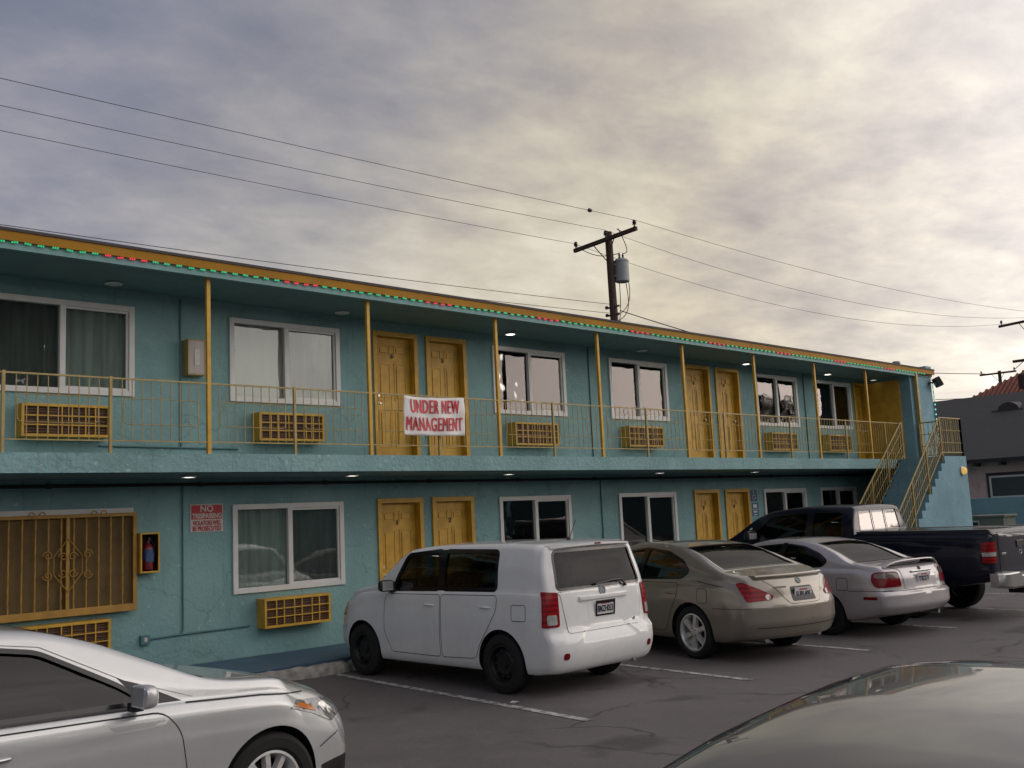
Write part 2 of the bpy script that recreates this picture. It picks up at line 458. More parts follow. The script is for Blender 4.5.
def stripe(x0, y0, x1, y1, w=.10):
    bm = bmesh.new()
    d = Vector((x1-x0, y1-y0, 0)).normalized(); n = Vector((-d.y, d.x, 0))*w/2
    a, b_ = Vector((x0, y0, GZ+.005)), Vector((x1, y1, GZ+.005))
    bm.faces.new([bm.verts.new(p) for p in (a-n, b_-n, b_+n, a+n)])
    return bm
for i in range(-1, 6):
    X = 7.28 + 2.64*i
    o = obj('painted_line', stripe(X-.17, 6.78, X+.14, 11.75), M['stripe'])
    tag(o, kind='structure')
bm = bmesh.new(); box(bm, -3, 30, 11.82, 13.2, GZ-.2, 0, .012)
tag(obj('walkway', bm, M['walk']), kind='structure')

def wheel_stop(x, ln, lab, rz=0.0, yo=11.66):
    bm = bmesh.new()
    n = 24
    rows = []
    for i in range(n+1):
        t = i/n*ln
        e = .03 if i in (0, n) else 0
        prof = [(-.10+e, 0), (-.085+e, .10-e), (-.05, .135-e), (.05, .14-e), (.08-e, .10-e), (.09-e, 0)]
        rows.append([bm.verts.new((t, py + noise.noise((t*6, py*20, 1+x))*.018, max(0, pz + noise.noise((t*7, py*18, 5+x))*.022 - .0))) for py, pz in prof])
    for A, B in zip(rows, rows[1:]):
        for k in range(5): bm.faces.new((A[k], A[k+1], B[k+1], B[k]))
    bm.faces.new(rows[0]); bm.faces.new(rows[-1][::-1])
    o = obj('wheel_stop', bm, M['concrete'], smooth=40)
    o.location = (x, yo, GZ); o.rotation_euler.z = rz
    tag(o, lab, 'wheel stop', 'concrete wheel stops along the walkway')
wheel_stop(6.15, 1.5, 'chipped concrete wheel stop between the silver hood and the white wagon nose')
wheel_stop(7.72, 1.6, 'broken end of concrete wheel stop at the white wagon front wheel', .05, 11.70)

# ------------------------------------------------------------------ motel
W, B = 13.2, 11.95
UF = 2.73
motel = empty('motel_building', (13, W, 0))
tag(motel, 'two storey teal stucco motel with yellow doors and an upper walkway', 'building')
def MO(name, bm, mats, smooth=None, parent=None):
    """part of the motel given in world coordinates"""
    if parent is None:
        bmesh.ops.translate(bm, verts=bm.verts[:], vec=(-13, -W, 0)); return obj(name, bm, mats, motel, smooth)
    p = parent
    off = Vector((13, W, 0))
    q = p
    while q is not motel: off += q.location; q = q.parent
    bmesh.ops.translate(bm, verts=bm.verts[:], vec=-off); return obj(name, bm, mats, p, smooth)

XL, XR = -2.0, 26.4
wins_up = [(3.56, 5.41), (6.79, 8.65), (11.84, 13.68), (14.93, 16.75), (20.0, 21.78), (22.62, 24.35)]
wins_lo = [(3.72, 5.40), (6.81, 8.65), (11.86, 13.65), (15.0, 16.79), (20.0, 21.8), (22.45, 24.2)]
ZU = (3.58, 4.80); ZL = (.87, 2.115)
doors_up = [(9.28, 10.17), (10.35, 11.23), (17.34, 18.25), (18.45, 19.36), (24.50, 25.17)]
doors_lo = [(9.28, 10.18), (10.37, 11.27), (17.4, 18.29), (18.50, 19.42)]
holes = [(a+.03, b-.03, ZU[0]+.03, ZU[1]-.03) for a, b in wins_up] + [(a+.03, b-.03, ZL[0]+.03, ZL[1]-.03) for a, b in wins_lo]
holes += [(a+.05, b-.05, UF, 4.80) for a, b in doors_up] + [(a+.05, b-.05, 0, 2.09) for a, b in doors_lo]

def wall_with_holes(x0, x1, z0, z1, holes, Y, depth=.16):
    bm = bmesh.new()
    xs = sorted({x0, x1, *[h[0] for h in holes], *[h[1] for h in holes]})
    zs = sorted({z0, z1, *[h[2] for h in holes], *[h[3] for h in holes]})
    inside = lambda x, z: any(h[0] < x < h[1] and h[2] < z < h[3] for h in holes)
    V = {}
    def vert(x, y, z):
        k = (round(x, 4), round(y, 4), round(z, 4))
        if k not in V: V[k] = bm.verts.new(k)
        return V[k]
    cell = {}
    for i in range(len(xs)-1):
        for j in range(len(zs)-1):
            cell[i, j] = not inside((xs[i]+xs[i+1])/2, (zs[j]+zs[j+1])/2)
    for (i, j), s in cell.items():
        if not s: continue
        a, b_, c, d = xs[i], xs[i+1], zs[j], zs[j+1]
        bm.faces.new((vert(a, Y, c), vert(b_, Y, c), vert(b_, Y, d), vert(a, Y, d)))
        bm.faces.new((vert(a, Y+depth, c), vert(a, Y+depth, d), vert(b_, Y+depth, d), vert(b_, Y+depth, c)))
        for di, dj, p, q in ((-1, 0, (a, c), (a, d)), (1, 0, (b_, c), (b_, d)), (0, -1, (a, c), (b_, c)), (0, 1, (a, d), (b_, d))):
            if not cell.get((i+di, j+dj), False):
                bm.faces.new((vert(p[0], Y, p[1]), vert(q[0], Y, q[1]), vert(q[0], Y+depth, q[1]), vert(p[0], Y+depth, p[1])))
    return bm
MO('front_wall', wall_with_holes(XL, 25.3, -.3, 5.06, holes, W), M['teal'])
# back and side walls close the block
bm = bmesh.new()
box(bm, XL, XR, 19.8, 20, -.3, 5.05); box(bm, XL-.18, XL, W, 20, -.3, 5.05); box(bm, XR-.18, XR, W+.01, 19.8, -.3, 5.2)
MO('rear_wall', bm, M['teal'])
bm = bmesh.new(); box(bm, XL, XR-.2, W+.17, 19.8, 2.4, 2.6); MO('inner_floor', bm, M['cabin'])

# balcony slab with slightly uneven stucco edge
bm = bmesh.new(); box(bm, XL, 25.3, B-.02, W, 2.50, UF)
MO('balcony_slab', bm, [M['slab']])
# soffit skin of the slab
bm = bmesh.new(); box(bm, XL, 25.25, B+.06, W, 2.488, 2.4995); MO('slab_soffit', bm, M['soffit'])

# roof: soffit, roof slab, fascia board, LED shelf and edge trim
FT0, FT1 = 5.255, 5.12   # fascia top falls slightly to the right, as in the photo
def strip(x0, x1, y0, y1, za, zb, drop=True):
    """long board whose height falls to the right"""
    bm = bmesh.new()
    def dz(x): return (FT1-FT0)*(x-3.4)/(26-3.4) if drop else 0
    fs = box(bm, x0, x1, y0, y1, za, zb)
    for v in bm.verts: v.co.z += dz(v.co.x)
    return bm
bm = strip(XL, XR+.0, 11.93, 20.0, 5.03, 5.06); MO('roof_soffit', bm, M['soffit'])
bm = strip(XL, XR, 11.91, 20.05, 5.065, 5.22); MO('roof', bm, M['rooftop'])
bm = strip(XL, XR, 11.84, 11.905, 5.105, 5.214); MO('fascia_board', bm, M['yellow2'])
bm = strip(XL, XR, 11.825, 11.92, 5.215, 5.250); MO('roof_edge_trim', bm, M['roofedge'])
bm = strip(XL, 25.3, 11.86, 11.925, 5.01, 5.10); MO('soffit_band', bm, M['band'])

# end wall at the right end of the walkway, and the block beyond it
bm = bmesh.new()
box(bm, 25.2, 25.32, B+.02, W-.003, UF, 5.02); MO('end_wall', bm, M['blue'])
bm = bmesh.new()
box(bm, 25.325, XR, B+.0, W+.3, -.3, 5.03, .01)
box(bm, 26.1, XR+.02, B-.02, W+2.5, 5.125, 5.20)
MO('end_block', bm, M['blue'])

# posts
post_x = [3.45-2.44*1, 5.88, 8.36, 10.86, 13.3, 15.75, 18.18, 20.58, 22.93]
pbm = bmesh.new(); box(pbm, -.026, .026, -.026, .026, 0, 5.05-UF, .006)
pfirst = None
for x in post_x:
    if pfirst is None:
        pfirst = MO('post', pbm, M['yellow']); o = pfirst
    else:
        o = pfirst.copy(); COL.objects.link(o)
    o.location = (x-13, B+.04-W, UF-.003)
# note: first call translated its mesh; undo so the shared mesh is centred
pfirst.data.transform(Matrix.Translation((13, W, 0)))
bm = bmesh.new(); box(bm, -.05, .05, -.05, .05, 0, 5.03-UF, .008)
o = obj('corner_post', bm, M['rail'], motel); o.location = (25.38-13, B-.055-W, UF)

# railing panels between posts (8 ft bays split by a mid post)
def rail_panel(ln, loop=True, seed=0):
    bm = bmesh.new()
    box(bm, 0, ln, -.012, .012, .890, .91); box(bm, 0, ln, -.010, .010, .143, .158)
    n = max(2, round(ln/.122))
    for k in range(1, n):
        x = ln*k/n
        box(bm, x-.0045, x+.0045, -.0045, .0045, .157, .891)
    if loop and ln > .9:
        a, b_, c, d, r = .13, ln-.13, .35, .665, .05
        pts = []
        for (cx, cz, a0) in ((b_-r, d-r, 0), (a+r, d-r, 90), (a+r, c+r, 180), (b_-r, c+r, 270)):
            for t in range(5):
                an = R(a0+22.5*t); pts.append((cx+r*math.cos(an), -.012, cz+r*math.sin(an)))
        pts.append(pts[0]); tube(bm, pts, .0055, 6, False)
    return bm
def post_mid():
    bm = bmesh.new(); box(bm, -.018, .018, -.018, .018, 0, .925, .004); return bm
panel_proto = None; mid_proto = None
xs = []
for x in post_x[:-1]:
    xs += [x, x+1.22]
xs += [22.93]
xs[0:2] = [1.01, 2.25, 3.44, 4.63]
bays = [(1.01, 2.25), (2.25, 3.44), (3.44, 4.63), (4.63, 5.88)]
for a, b_ in zip(post_x[1:], post_x[2:]): m_ = (a+b_)/2; bays += [(a, m_), (m_, b_)]
bays += [(22.93, 23.65), (23.65, 24.38)]
for i, (a, b_) in enumerate(bays):
    if panel_proto is None or abs((b_-a)-1.22) > .1:
        o = obj('railing_panel', rail_panel(b_-a-.04 if abs((b_-a)-1.22) > .1 else 1.18, i not in ()), M['rail'], motel)
        if panel_proto is None: panel_proto = o
    else:
        o = panel_proto.copy(); COL.objects.link(o)
    o.location = (a+.02-13, B+.03-W, UF); o.scale.x = 1.0
    if abs((b_-a)-1.22) <= .1: o.scale.x = (b_-a-.04)/1.18
    if not any(abs(b_-p) < .05 for p in post_x):
        if mid_proto is None: mid_proto = obj('railing_post', post_mid(), M['rail'], motel); q = mid_proto
        else: q = mid_proto.copy(); COL.objects.link(q)
        q.location = (b_-13, B+.03-W, UF-.003)

# doors: casing, recessed six panel leaf, number, knob
def door_leaf(w, h):
    bm = bmesh.new()
    box(bm, -w/2, w/2, 0, .04, 0, h)
    # raised and grooved panels
    cols = [(-w/2+.085, -.04), (.04, w/2-.085)]
    rows = [(h-.30, h-.12), (.98, h-.42), (.22, .84)] if h > 1.8 else [(h-.3, h-.1)]
    for (a, b_) in cols:
        for (c, d) in rows:
            # groove frame and raised field
            for (p0, p1, q0, q1) in ((a, b_, d-.018, d), (a, b_, c, c+.018), (a, a+.018, c+.0185, d-.0185), (b_-.018, b_, c+.0185, d-.0185)):
                box(bm, p0, p1, -.008, .0005, q0, q1)
            fs = box(bm, a+.045, b_-.045, -.013, .0008, c+.045, d-.045, .006)
    return bm
leaf_mesh = {}
def make_door(x0, x1, z0, number=None, knob='right', ztop=2.11, dark=False):
    w = x1-x0; h = ztop
    r = empty('door', ((x0+x1)/2-13, 0, z0), 0, motel)
    # the door part itself is the leaf
    bm = door_leaf(w-.16, h-.09)
    lf = obj('door', bm, M['yellow'], motel)
    bpy.data.objects.remove(r)
    lf.location = ((x0+x1)/2-13, .095, z0+.01)
    bm = bmesh.new()
    for (a, b_, c, d) in ((-w/2, -w/2+.075, 0, h), (w/2-.075, w/2, 0, h), (-w/2+.0752, w/2-.0752, h-.075, h)):
        box(bm, a, b_, -.035-.095, .10-.095, c-.01, d-.01, .004)
    obj('door_casing', bm, M['yellow'], lf)
    bm = bmesh.new()
    kx = (w/2-.16) * (1 if knob == 'right' else -1)
    lathe(bm, [(.0, -.06), (.018, -.058), (.026, -.045), (.02, -.03), (.011, -.025), (.011, -.01), (.03, -.008), (.03, 0)][::-1], 16, Matrix.Translation((kx, -.002, .92)) @ Matrix.Rotation(R(-90), 4, 'X'))
    lathe(bm, [(.024, 0), (.024, .012), (0, .013)], 14, Matrix.Translation((kx, -.002, 1.06)) @ Matrix.Rotation(R(90), 4, 'X'))
    obj('handle', bm, M['satin'], lf, 40)
    if number:
        t = text('number', number, .105, Matrix.Translation((0, -.012, h-.395)) @ FACE_FRONT, M['black'], lf, extrude=.004, bold=.004)
    return lf
for (a, b_), nmb in zip(doors_up, ('6', '5', '8', '7', None)):
    make_door(a, b_, UF-.0, nmb, knob='left' if nmb in ('6',) else 'right')
for (a, b_), nmb in zip(doors_lo, ('1', '2', '3', '4')):
    make_door(a, b_, 0.0, nmb, knob='left' if nmb == '1' else 'right', ztop=2.14)
# door in the end wall (faces the walkway)
bm = bmesh.new()
box(bm, 25.155, 25.197, B+.30, B+1.21, UF+.01, 4.82, .005)
lf = MO('end_door', bm, M['yellow'])
bm = bmesh.new(); lathe(bm, [(.0, .065), (.02, .06), (.028, .045), (.012, .025), (.012, .0), (.03, -.001)], 14, Matrix.Translation((25.156, B+.38, 3.68)) @ Matrix.Rotation(R(-90), 4, 'Y'))
MO('handle', bm, M['dark'], 40, lf)

# windows: vinyl frame, two panes, curtains
def wavy(x0, x1, z0, z1, y, amp, nwav, ph=0.0, M0=None):
    bm = bmesh.new()
    n = max(12, int((x1-x0)*60)); rows = []
    for j in range(4):
        z = z0+(z1-z0)*j/3
        rows.append([bm.verts.new((x0+(x1-x0)*i/n, y + amp*math.sin(ph+i/n*nwav*2*PI + .5*math.sin(i*.21+ph)) + amp*.4*math.sin(i/n*nwav*4.3*PI+j*.3), z)) for i in range(n+1)])
    for A, B_ in zip(rows, rows[1:]):
        for i in range(n): bm.faces.new((A[i], A[i+1], B_[i+1], B_[i]))
    return bm
def make_window(x0, x1, z0, z1, curL, curR, inset_right=True):
    w, h = x1-x0, z1-z0
    fr = bmesh.new()
    t = .075
    for (a, b_, c, d) in ((-w/2, -w/2+t, 0, h), (w/2-t, w/2, 0, h), (-w/2+t, w/2-t, 0, t), (-w/2+t, w/2-t, h-t, h)):
        box(fr, a, b_, -.032, .06, c, d, .006)
    box(fr, -.035, .035, -.022, .055, t, h-t)                       # meeting stile
    # thin sash frame of the sliding half (right)
    s = .03
    for (a, b_, c, d) in ((.036, w/2-t-.002, t+.001, t+s), (.036, w/2-t-.002, h-t-s, h-t-.001), (w/2-t-s, w/2-t-.002, t+s, h-t-s)):
        box(fr, a, b_, -.008, .045, c, d)
    f = obj('window', fr, M['white'], motel)
    f.location = ((x0+x1)/2-13, 0, z0)
    for k, (a, b_) in enumerate(((-w/2+t, -.034), (.034, w/2-t-s))):
        p = bmesh.new(); y = .035 if k == 0 else .02
        box(p, a, b_, y, y+.004, t, h-t)
        obj('pane', p, M['glass'], f)
    for k, (a, b_, c) in enumerate(((-w/2+.02, -.002, curL), (.002, w/2-.02, curR))):
        if c is None: continue
        mat, amp, nw = c
        obj('curtain', wavy(a, b_, .02, h-.02, .085, amp, nw, ph=x0+k), mat, f, 80)
    return f
g = (M['cur_grey'], .022, 5); dk = (M['cur_unlit'], .02, 5); tp = (M['cur_taupe'], .012, 4); pl = (M['cur_pale'], .006, 2.0)
U = [((M['cur_unlit'], .02, 4), g), ((M['cur_pale'], .004, 2), tp), (tp, pl), (pl, (M['cur_taupe'], .004, 1.5)), (tp, pl), (dk, g)]
for (a, b_), (l, r_c) in zip(wins_up, U): make_window(a, b_, *ZU, l, r_c)
Lw = [((M['cur_ochre'], .004, 3),)*2, (g, dk), (dk, g), (g, dk), (dk, g), (dk, dk)]
for (a, b_), (l, r_c) in zip(wins_lo, Lw): make_window(a, b_, *ZL, l, r_c)

# ---- things fixed to the motel
def ac_unit(x, z, lab, w=1.08, h=.41, deep=.22, seed=0):
    t = empty('air_conditioner', (x, W, z))
    tag(t, lab, 'air conditioner', 'yellow caged air conditioners under the windows')
    bm = bmesh.new()
    k = .035
    for (a, b_, c, d) in ((-w/2, -w/2+k, 0, h), (w/2-k, w/2, 0, h), (-w/2+k, w/2-k, 0, k), (-w/2+k, w/2-k, h-k, h)):
        box(bm, a, b_, -deep, .001, c, d, .004)
    obj('casing', bm, M['yellow'], t)
    bm = bmesh.new()
    box(bm, -w/2+k, w/2-k, -deep+.05, -deep+.07, k, h-k)
    for i in range(9):
        zz = k+.02+i*(h-2*k-.02)/9
        box(bm, -w/2+k, w/2-k, -deep+.03, -deep+.052, zz, zz+.012)
    obj('louvre', bm, M['acgrille'], t)
    bm = bmesh.new()
    for i in range(1, 7):
        xx = -w/2 + k + (w-2*k)*i/7 + (.012 if i % 2 else -.01)
        box(bm, xx-.007, xx+.007, -deep+.004, -deep+.014, k, h-k)
    for i in range(1, 3):
        zz = k+(h-2*k)*i/3
        box(bm, -w/2+k, w/2-k, -deep-.003, -deep+.005, zz-.007, zz+.007)
    obj('cage', bm, M['yellow'], t)
ac_unit(4.48, 3.01, 'yellow caged air conditioner under the leftmost upstairs window')
ac_unit(7.68, 3.01, 'upstairs yellow caged air conditioner left of the banner, under the second window')
ac_unit(12.68, 3.01, 'upstairs yellow caged air conditioner just right of the banner and paired doors')
ac_unit(15.73, 3.02, 'yellow caged air conditioner under the upstairs window with torn white curtain')
ac_unit(20.75, 3.0, 'upstairs yellow caged air conditioner right of the second pair of doors')
ac_unit(23.3, 3.0, 'upstairs yellow caged air conditioner nearest the staircase')
ac_unit(4.50, .32, 'yellow caged air conditioner partly hidden behind the silver sedan roof')
ac_unit(7.72, .37, 'ground floor yellow caged air conditioner left of the white wagon')

M['yellow_shade'] = simple('shaded_ochre_paint', (.34, .185, .03), .55, var=.2, vs=6)  # ochre darkened for the shade under the balcony slab
M['backing'] = simple('shaded_ochre_backing', (.105, .065, .018), .8, var=.2, vs=5)  # solid ochre sheet behind the bars, with the slab's shade in its colour
# burglar grille over the first ground floor window
t = empty('window_grille', (4.54, W, .80))
tag(t, 'ochre iron burglar grille with scrollwork over the ground floor window', 'window grille')
bm = bmesh.new(); gw, gh = 1.74, 1.25
for (a, b_, c, d) in ((-gw/2, -gw/2+.05, 0, gh), (gw/2-.05, gw/2, 0, gh), (-gw/2+.05, gw/2-.05, 0, .09), (-gw/2+.05, gw/2-.05, gh-.045, gh), (-.022, .022, .09, gh-.045)):
    box(bm, a, b_, -.12, -.085, c, d, .004)
for sx in (-1, 1): box(bm, sx*(gw/2-.04)-.01, sx*(gw/2-.04)+.01, -.085, .0, .2, .23); box(bm, sx*(gw/2-.04)-.01, sx*(gw/2-.04)+.01, -.085, .0, 1.0, 1.03)
obj('frame', bm, M['yellow_shade'], t)
bm = bmesh.new(); box(bm, -gw/2+.03, gw/2-.03, -.060, -.045, .03, gh-.03); obj('backing_sheet', bm, M['backing'], t)
nb = 11
for i in range(1, nb):
    x = -gw/2+.03+(gw-.06)*i/nb
    # twisted square bars
    bm = bmesh.new()
    for k in range(24):
        z0 = .06+k*(gh-.1)/24; z1 = z0+(gh-.1)/24
        box(bm, -.008, .008, -.008, .008, z0, z1, M=Matrix.Translation((x, -.102, 0)) @ Matrix.Rotation(k*R(30), 4, 'Z'))
    obj('bar', bm, M['yellow_shade'], t)
bm = bmesh.new()
def scroll(cx, cz, s, r0=.06, turns=1.4, flip=1):
    bm = bmesh.new(); pts = []
    for k in range(26):
        a = k/25*turns*2*PI; rr = r0*(1-.75*k/25)
        pts.append((cx+s*rr*math.cos(a), -.128, cz+flip*rr*math.sin(a)))
    tube(bm, pts, .007, 6); obj('scroll', bm, M['yellow_shade'], t, 60)
for s in (-1, 1):
    bm = bmesh.new(); tube(bm, [(0, -.128, .95), (s*.17, -.128, .74), (s*.17, -.128, .52), (0, -.128, .30)], .007, 6); obj('scroll', bm, M['yellow_shade'], t, 60)
    for fl in (-1, 1):
        scroll(s*.24, .63+fl*.12, s, .06, 1.4, fl); scroll(s*.06, .63+fl*.10, s, .055, 1.3, fl)
for k, s in ((-.45, 1), (-.3, -1), (.3, 1), (.45, -1)): scroll(k, gh+.0, s, .05, .55, 1)

# fire extinguisher cabinets
def ext_cabinet(x, z, h, lab, body_mat, open_dark=True):
    t = empty('extinguisher_cabinet', (x, W, z)); tag(t, lab, 'fire cabinet')
    bm = bmesh.new(); w, d = .26, .18; k = .022
    for (a, b_, c, e) in ((-w/2, -w/2+k, 0, h), (w/2-k, w/2, 0, h), (-w/2+k, w/2-k, 0, k), (-w/2+k, w/2-k, h-k, h)):
        box(bm, a, b_, -d, 0, c, e, .004)
    cb_ = obj('cabinet', bm, body_mat, t)
    bm = bmesh.new(); box(bm, -w/2+k, w/2-k, -.02, 0, k, h-k)
    for (a, b_) in ((-w/2+k, -w/2+k+.003), (w/2-k-.003, w/2-k)): box(bm, a, b_, -d+.01, -.021, k, h-k)
    obj('shade_lining', bm, M['dark'], cb_)  # dark sheets stand in for the shade inside the box
    bm = bmesh.new()
    if open_dark:
        Mx = Matrix.Translation((0, -.10, .04))
        lathe(bm, [(.065, 0), (.07, .02), (.07, .27), (.05, .32), (.022, .34), (.022, .38), (0, .38)], 20, Mx)
        ex = obj('extinguisher', bm, simple('shaded_red_can', (.14, .008, .010), .4), t, 40)  # red of the can darkened for the shade inside the box
        bm = bmesh.new(); box(bm, -.05, .05, -.175, -.168, .14, .26); 
        lathe(bm, [(.0715, .0), (.0715, .13)], 20, Matrix.Translation((0, -.10, .17)))
        obj('blue_label', bm, M['sign_blue'], ex, 40)
        bm = bmesh.new(); box(bm, -.012, .012, -.15, -.06, .42, .45, .004); tube(bm, [(.02, -.1, .42), (.085, -.1, .38), (.08, -.1, .2)], .008, 6)
        obj('lever', bm, M['black'], ex)
    else:
        box(bm, -w/2+k, w/2-k, -d+.004, -d+.01, k, h-k)
        pn = obj('door_panel', bm, M['cur_taupe'], t)
        bm = bmesh.new(); box(bm, -.035, .035, -d-.004, -d+.003, .14, h-.14); obj('paper_notice', bm, M['sign_white'], t)
    return t
ext_cabinet(5.56, 1.26, .52, 'yellow wall box holding a fire extinguisher beside the ground floor grille', M['yellow'])
ext_cabinet(6.22, 3.90, .50, 'closed brown extinguisher box on the upstairs wall beside a yellow post', M['rail'], False)

# conduits and small boxes on the wall
def conduit(name, pts, r, lab, cat='pipe', mat=None):
    bm = bmesh.new(); tube(bm, pts, r, 8)
    return tag(obj(name, bm, mat or M['conduit'], smooth=60), lab, cat)
t = empty('outlet_conduit', (5.55, W, .4)); tag(t, 'teal painted conduit running from the wall outlet under the no trespassing sign', 'conduit')
bm = bmesh.new(); tube(bm, [(.53, -.018, 2.0), (.53, -.018, .07), (.50, -.018, .03)], .012, 8); tube(bm, [(.04, -.018, .0), (.5, -.018, .015), (1.5, -.018, .02)], .013, 8); obj('pipe', bm, M['conduit'], t, 60)
bm = bmesh.new(); box(bm, -.06, .06, -.06, .0, -.06, .06, .008); bx_ = obj('outlet_box', bm, M['conduit'], t)
bm = bmesh.new(); box(bm, -.02, .02, -.066, -.055, -.025, .03, .004); obj('outlet_face', bm, M['sign_white'], bx_)
bm = bmesh.new(); tube(bm, [(XL, W-.03, 2.41), (12, W-.03, 2.40), (25.2, W-.03, 2.41)], .022, 8)
for x in range(0, 25, 2): box(bm, x+.3, x+.36, W-.055, W, 2.375, 2.435)
tag(obj('conduit', bm, M['dark']), 'long dark conduit along the wall under the balcony soffit', 'conduit')
for i, (x, z0, z1, lab) in enumerate(((6.06, 2.9, 4.98, 'thin teal pipe on the upstairs wall left of the brown extinguisher box'), (14.35, 2.76, 5.0, 'thin teal pipe on the upstairs wall between the third and fourth windows'), (22.1, 2.76, 5.0, 'thin teal pipe on the upstairs wall left of the last window'), (14.5, .1, 2.4, 'thin teal pipe on the ground floor wall above the taupe sedan roof'))):
    conduit('wall_pipe', [(x, W-.015, z0), (x, W-.015, z1)], .013, lab)
conduit('wall_pipe', [(4.95, W-.016, 2.92), (6.9, W-.016, 2.90)], .012, 'thin horizontal teal pipe low on the upstairs wall behind the railing')

# soffit lamps
def lamp(x, y, z, mat, lab, grp):
    t = empty('ceiling_light', (x, y, z)); tag(t, lab, 'ceiling light', grp)
    bm = bmesh.new(); lathe(bm, [(.075, 0), (.105, -.006), (.11, -.022), (.085, -.03), (.08, -.018), (.075, 0)], 24); obj('ring', bm, M['white'], t, 40)
    bm = bmesh.new(); lathe(bm, [(.0801, -.02), (.06, -.026), (0, -.028)], 24); obj('diffuser', bm, mat, t, 40)
for x, l in ((5.8, 'above the no trespassing sign'), (8.3, 'above the ground floor window left of the yellow doors'), (11.4, 'right of the ground floor door two'), (15.35, 'above the taupe sedan'), (18.55, 'near the wheelchair sign')):
    lamp(x, 12.4, 2.487, M['lamp'], 'small lit balcony soffit lamp ' + l, 'soffit lamps under the balcony')
for x, m_, l in ((5.0, 'lamp_off', 'unlit roof soffit lamp over the leftmost upstairs window'), (8.5, 'lamp_off', 'unlit roof soffit lamp over the second upstairs window'), (12.0, 'lamp', 'lit roof soffit lamp right of the banner doors'), (15.6, 'lamp_off', 'unlit roof soffit lamp over the torn curtain window'), (19.2, 'lamp', 'lit roof soffit lamp over the far upstairs door pair'), (22.7, 'lamp', 'lit roof soffit lamp near the last upstairs window'), (25.0, 'lamp_dim', 'lit roof soffit lamp over the end door by the stairs')):
    lamp(x, 12.85, 5.028+(FT1-FT0)*(x-3.4)/22.6, M[m_], l, 'soffit lamps under the roof')

# LED string along the roof edge
led = empty('light_string', (3, 11.83, 5.1)); tag(led, 'string of green and red lights along the roof edge', 'string lights')
def led_bm(n=1, dx=0):
    bm = bmesh.new()
    for k in (-1, 0, 1): box(bm, k*.026-.0085, k*.026+.0085, -.006, .004, -.010, .010)
    return bm
proto = {}
def led_z(x): return 5.089+(FT1-FT0)*(x-3.4)/22.6
bm = bmesh.new(); tube(bm, [(-5, .012, led_z(-2)-5.1+.004), (23.1, .012, led_z(26.1)-5.1+.004)], .004, 6); obj('cord', bm, M['wire'], led)
rest = bmesh.new(); rest_mats = []
x = 3.05; i = 0; cnt = 0
while x < 25.9:
    red = (i % 16) in (10, 11, 12, 13)
    if cnt < 100:
        k = 'r' if red else 'g'
        if k not in proto: proto[k] = obj('light', led_bm(), M['led_'+k], led); o = proto[k]
        else: o = proto[k].copy(); COL.objects.link(o)
        o.location = (x-3, .0, led_z(x)-5.1+random.uniform(-.006, .004)); o.rotation_euler.y = random.uniform(-.12, .12)
    else:
        for kk in (-1, 0, 1): box(rest, x-3+kk*.028-.010, x-3+kk*.028+.010, -.006, .004, led_z(x)-5.1-.011, led_z(x)-5.1+.011, mi=1 if red else 0)
    cnt += 1; i += 1; x += .150+random.uniform(-.012, .012)
o = obj('lights', rest, [M['led_g'], M['led_r']], led); o['kind'] = 'stuff'
# strip down the end block
t = empty('light_strip', (26.38, B-.04, 3.0)); tag(t, 'pale green light strip hanging down the right corner of the motel', 'string lights')
bm = bmesh.new(); tube(bm, [(0, 0, .1), (.01, 0, 1.0), (0, 0, 1.75)], .01, 6); obj('cord', bm, M['conduit'], t)
bm = bmesh.new()
for k in range(12): box(bm, -.022, .022, -.02, -.005, .25+k*.13, .29+k*.13)
obj('bulbs', bm, M['led_w'], t)

# floodlight on the end block and small box below it
t = empty('floodlight', (26.2, B, 4.74)); tag(t, 'dark square floodlight on the right end of the motel', 'floodlight')
bm = bmesh.new(); tube(bm, [(0, 0, 0), (.06, -.14, .02)], .02, 8); obj('arm', bm, M['black'], t)
bm = bmesh.new(); box(bm, -.16, .16, -.07, .07, -.13, .13, .02, Matrix.Translation((.14, -.2, .02)) @ Matrix.Rotation(R(40), 4, 'Z') @ Matrix.Rotation(R(-25), 4, 'X')); obj('housing', bm, M['black'], t)
bm = bmesh.new(); box(bm, -.13, .13, -.078, -.068, -.10, .10, .004, Matrix.Translation((.14, -.2, .02)) @ Matrix.Rotation(R(40), 4, 'Z') @ Matrix.Rotation(R(-25), 4, 'X')); obj('lens', bm, M['acgrille'], t)
bm = bmesh.new(); box(bm, -.09, .09, -.09, 0, -.12, .12, .01); tube(bm, [(0, -.03, -.1), (0, -.03, -1.0)], .014, 8)
o = obj('junction_box', bm, M['xfmr']); o.location = (26.2, B, 3.25); tag(o, 'grey junction box with pipe on the end wall behind the stair railing', 'junction box')
bm = bmesh.new(); lathe(bm, [(.10, 0), (.10, .4), (.15, .41), (.15, .47), (.10, .52), (0, .53)], 16)
o = obj('roof_vent', bm, M['xfmr'], smooth=40); o.location = (25.85, 12.6, 5.08); o.scale = (.75, .75, .62); tag(o, 'small dark vent pipe with cap on the motel roof by the stairs', 'roof vent')

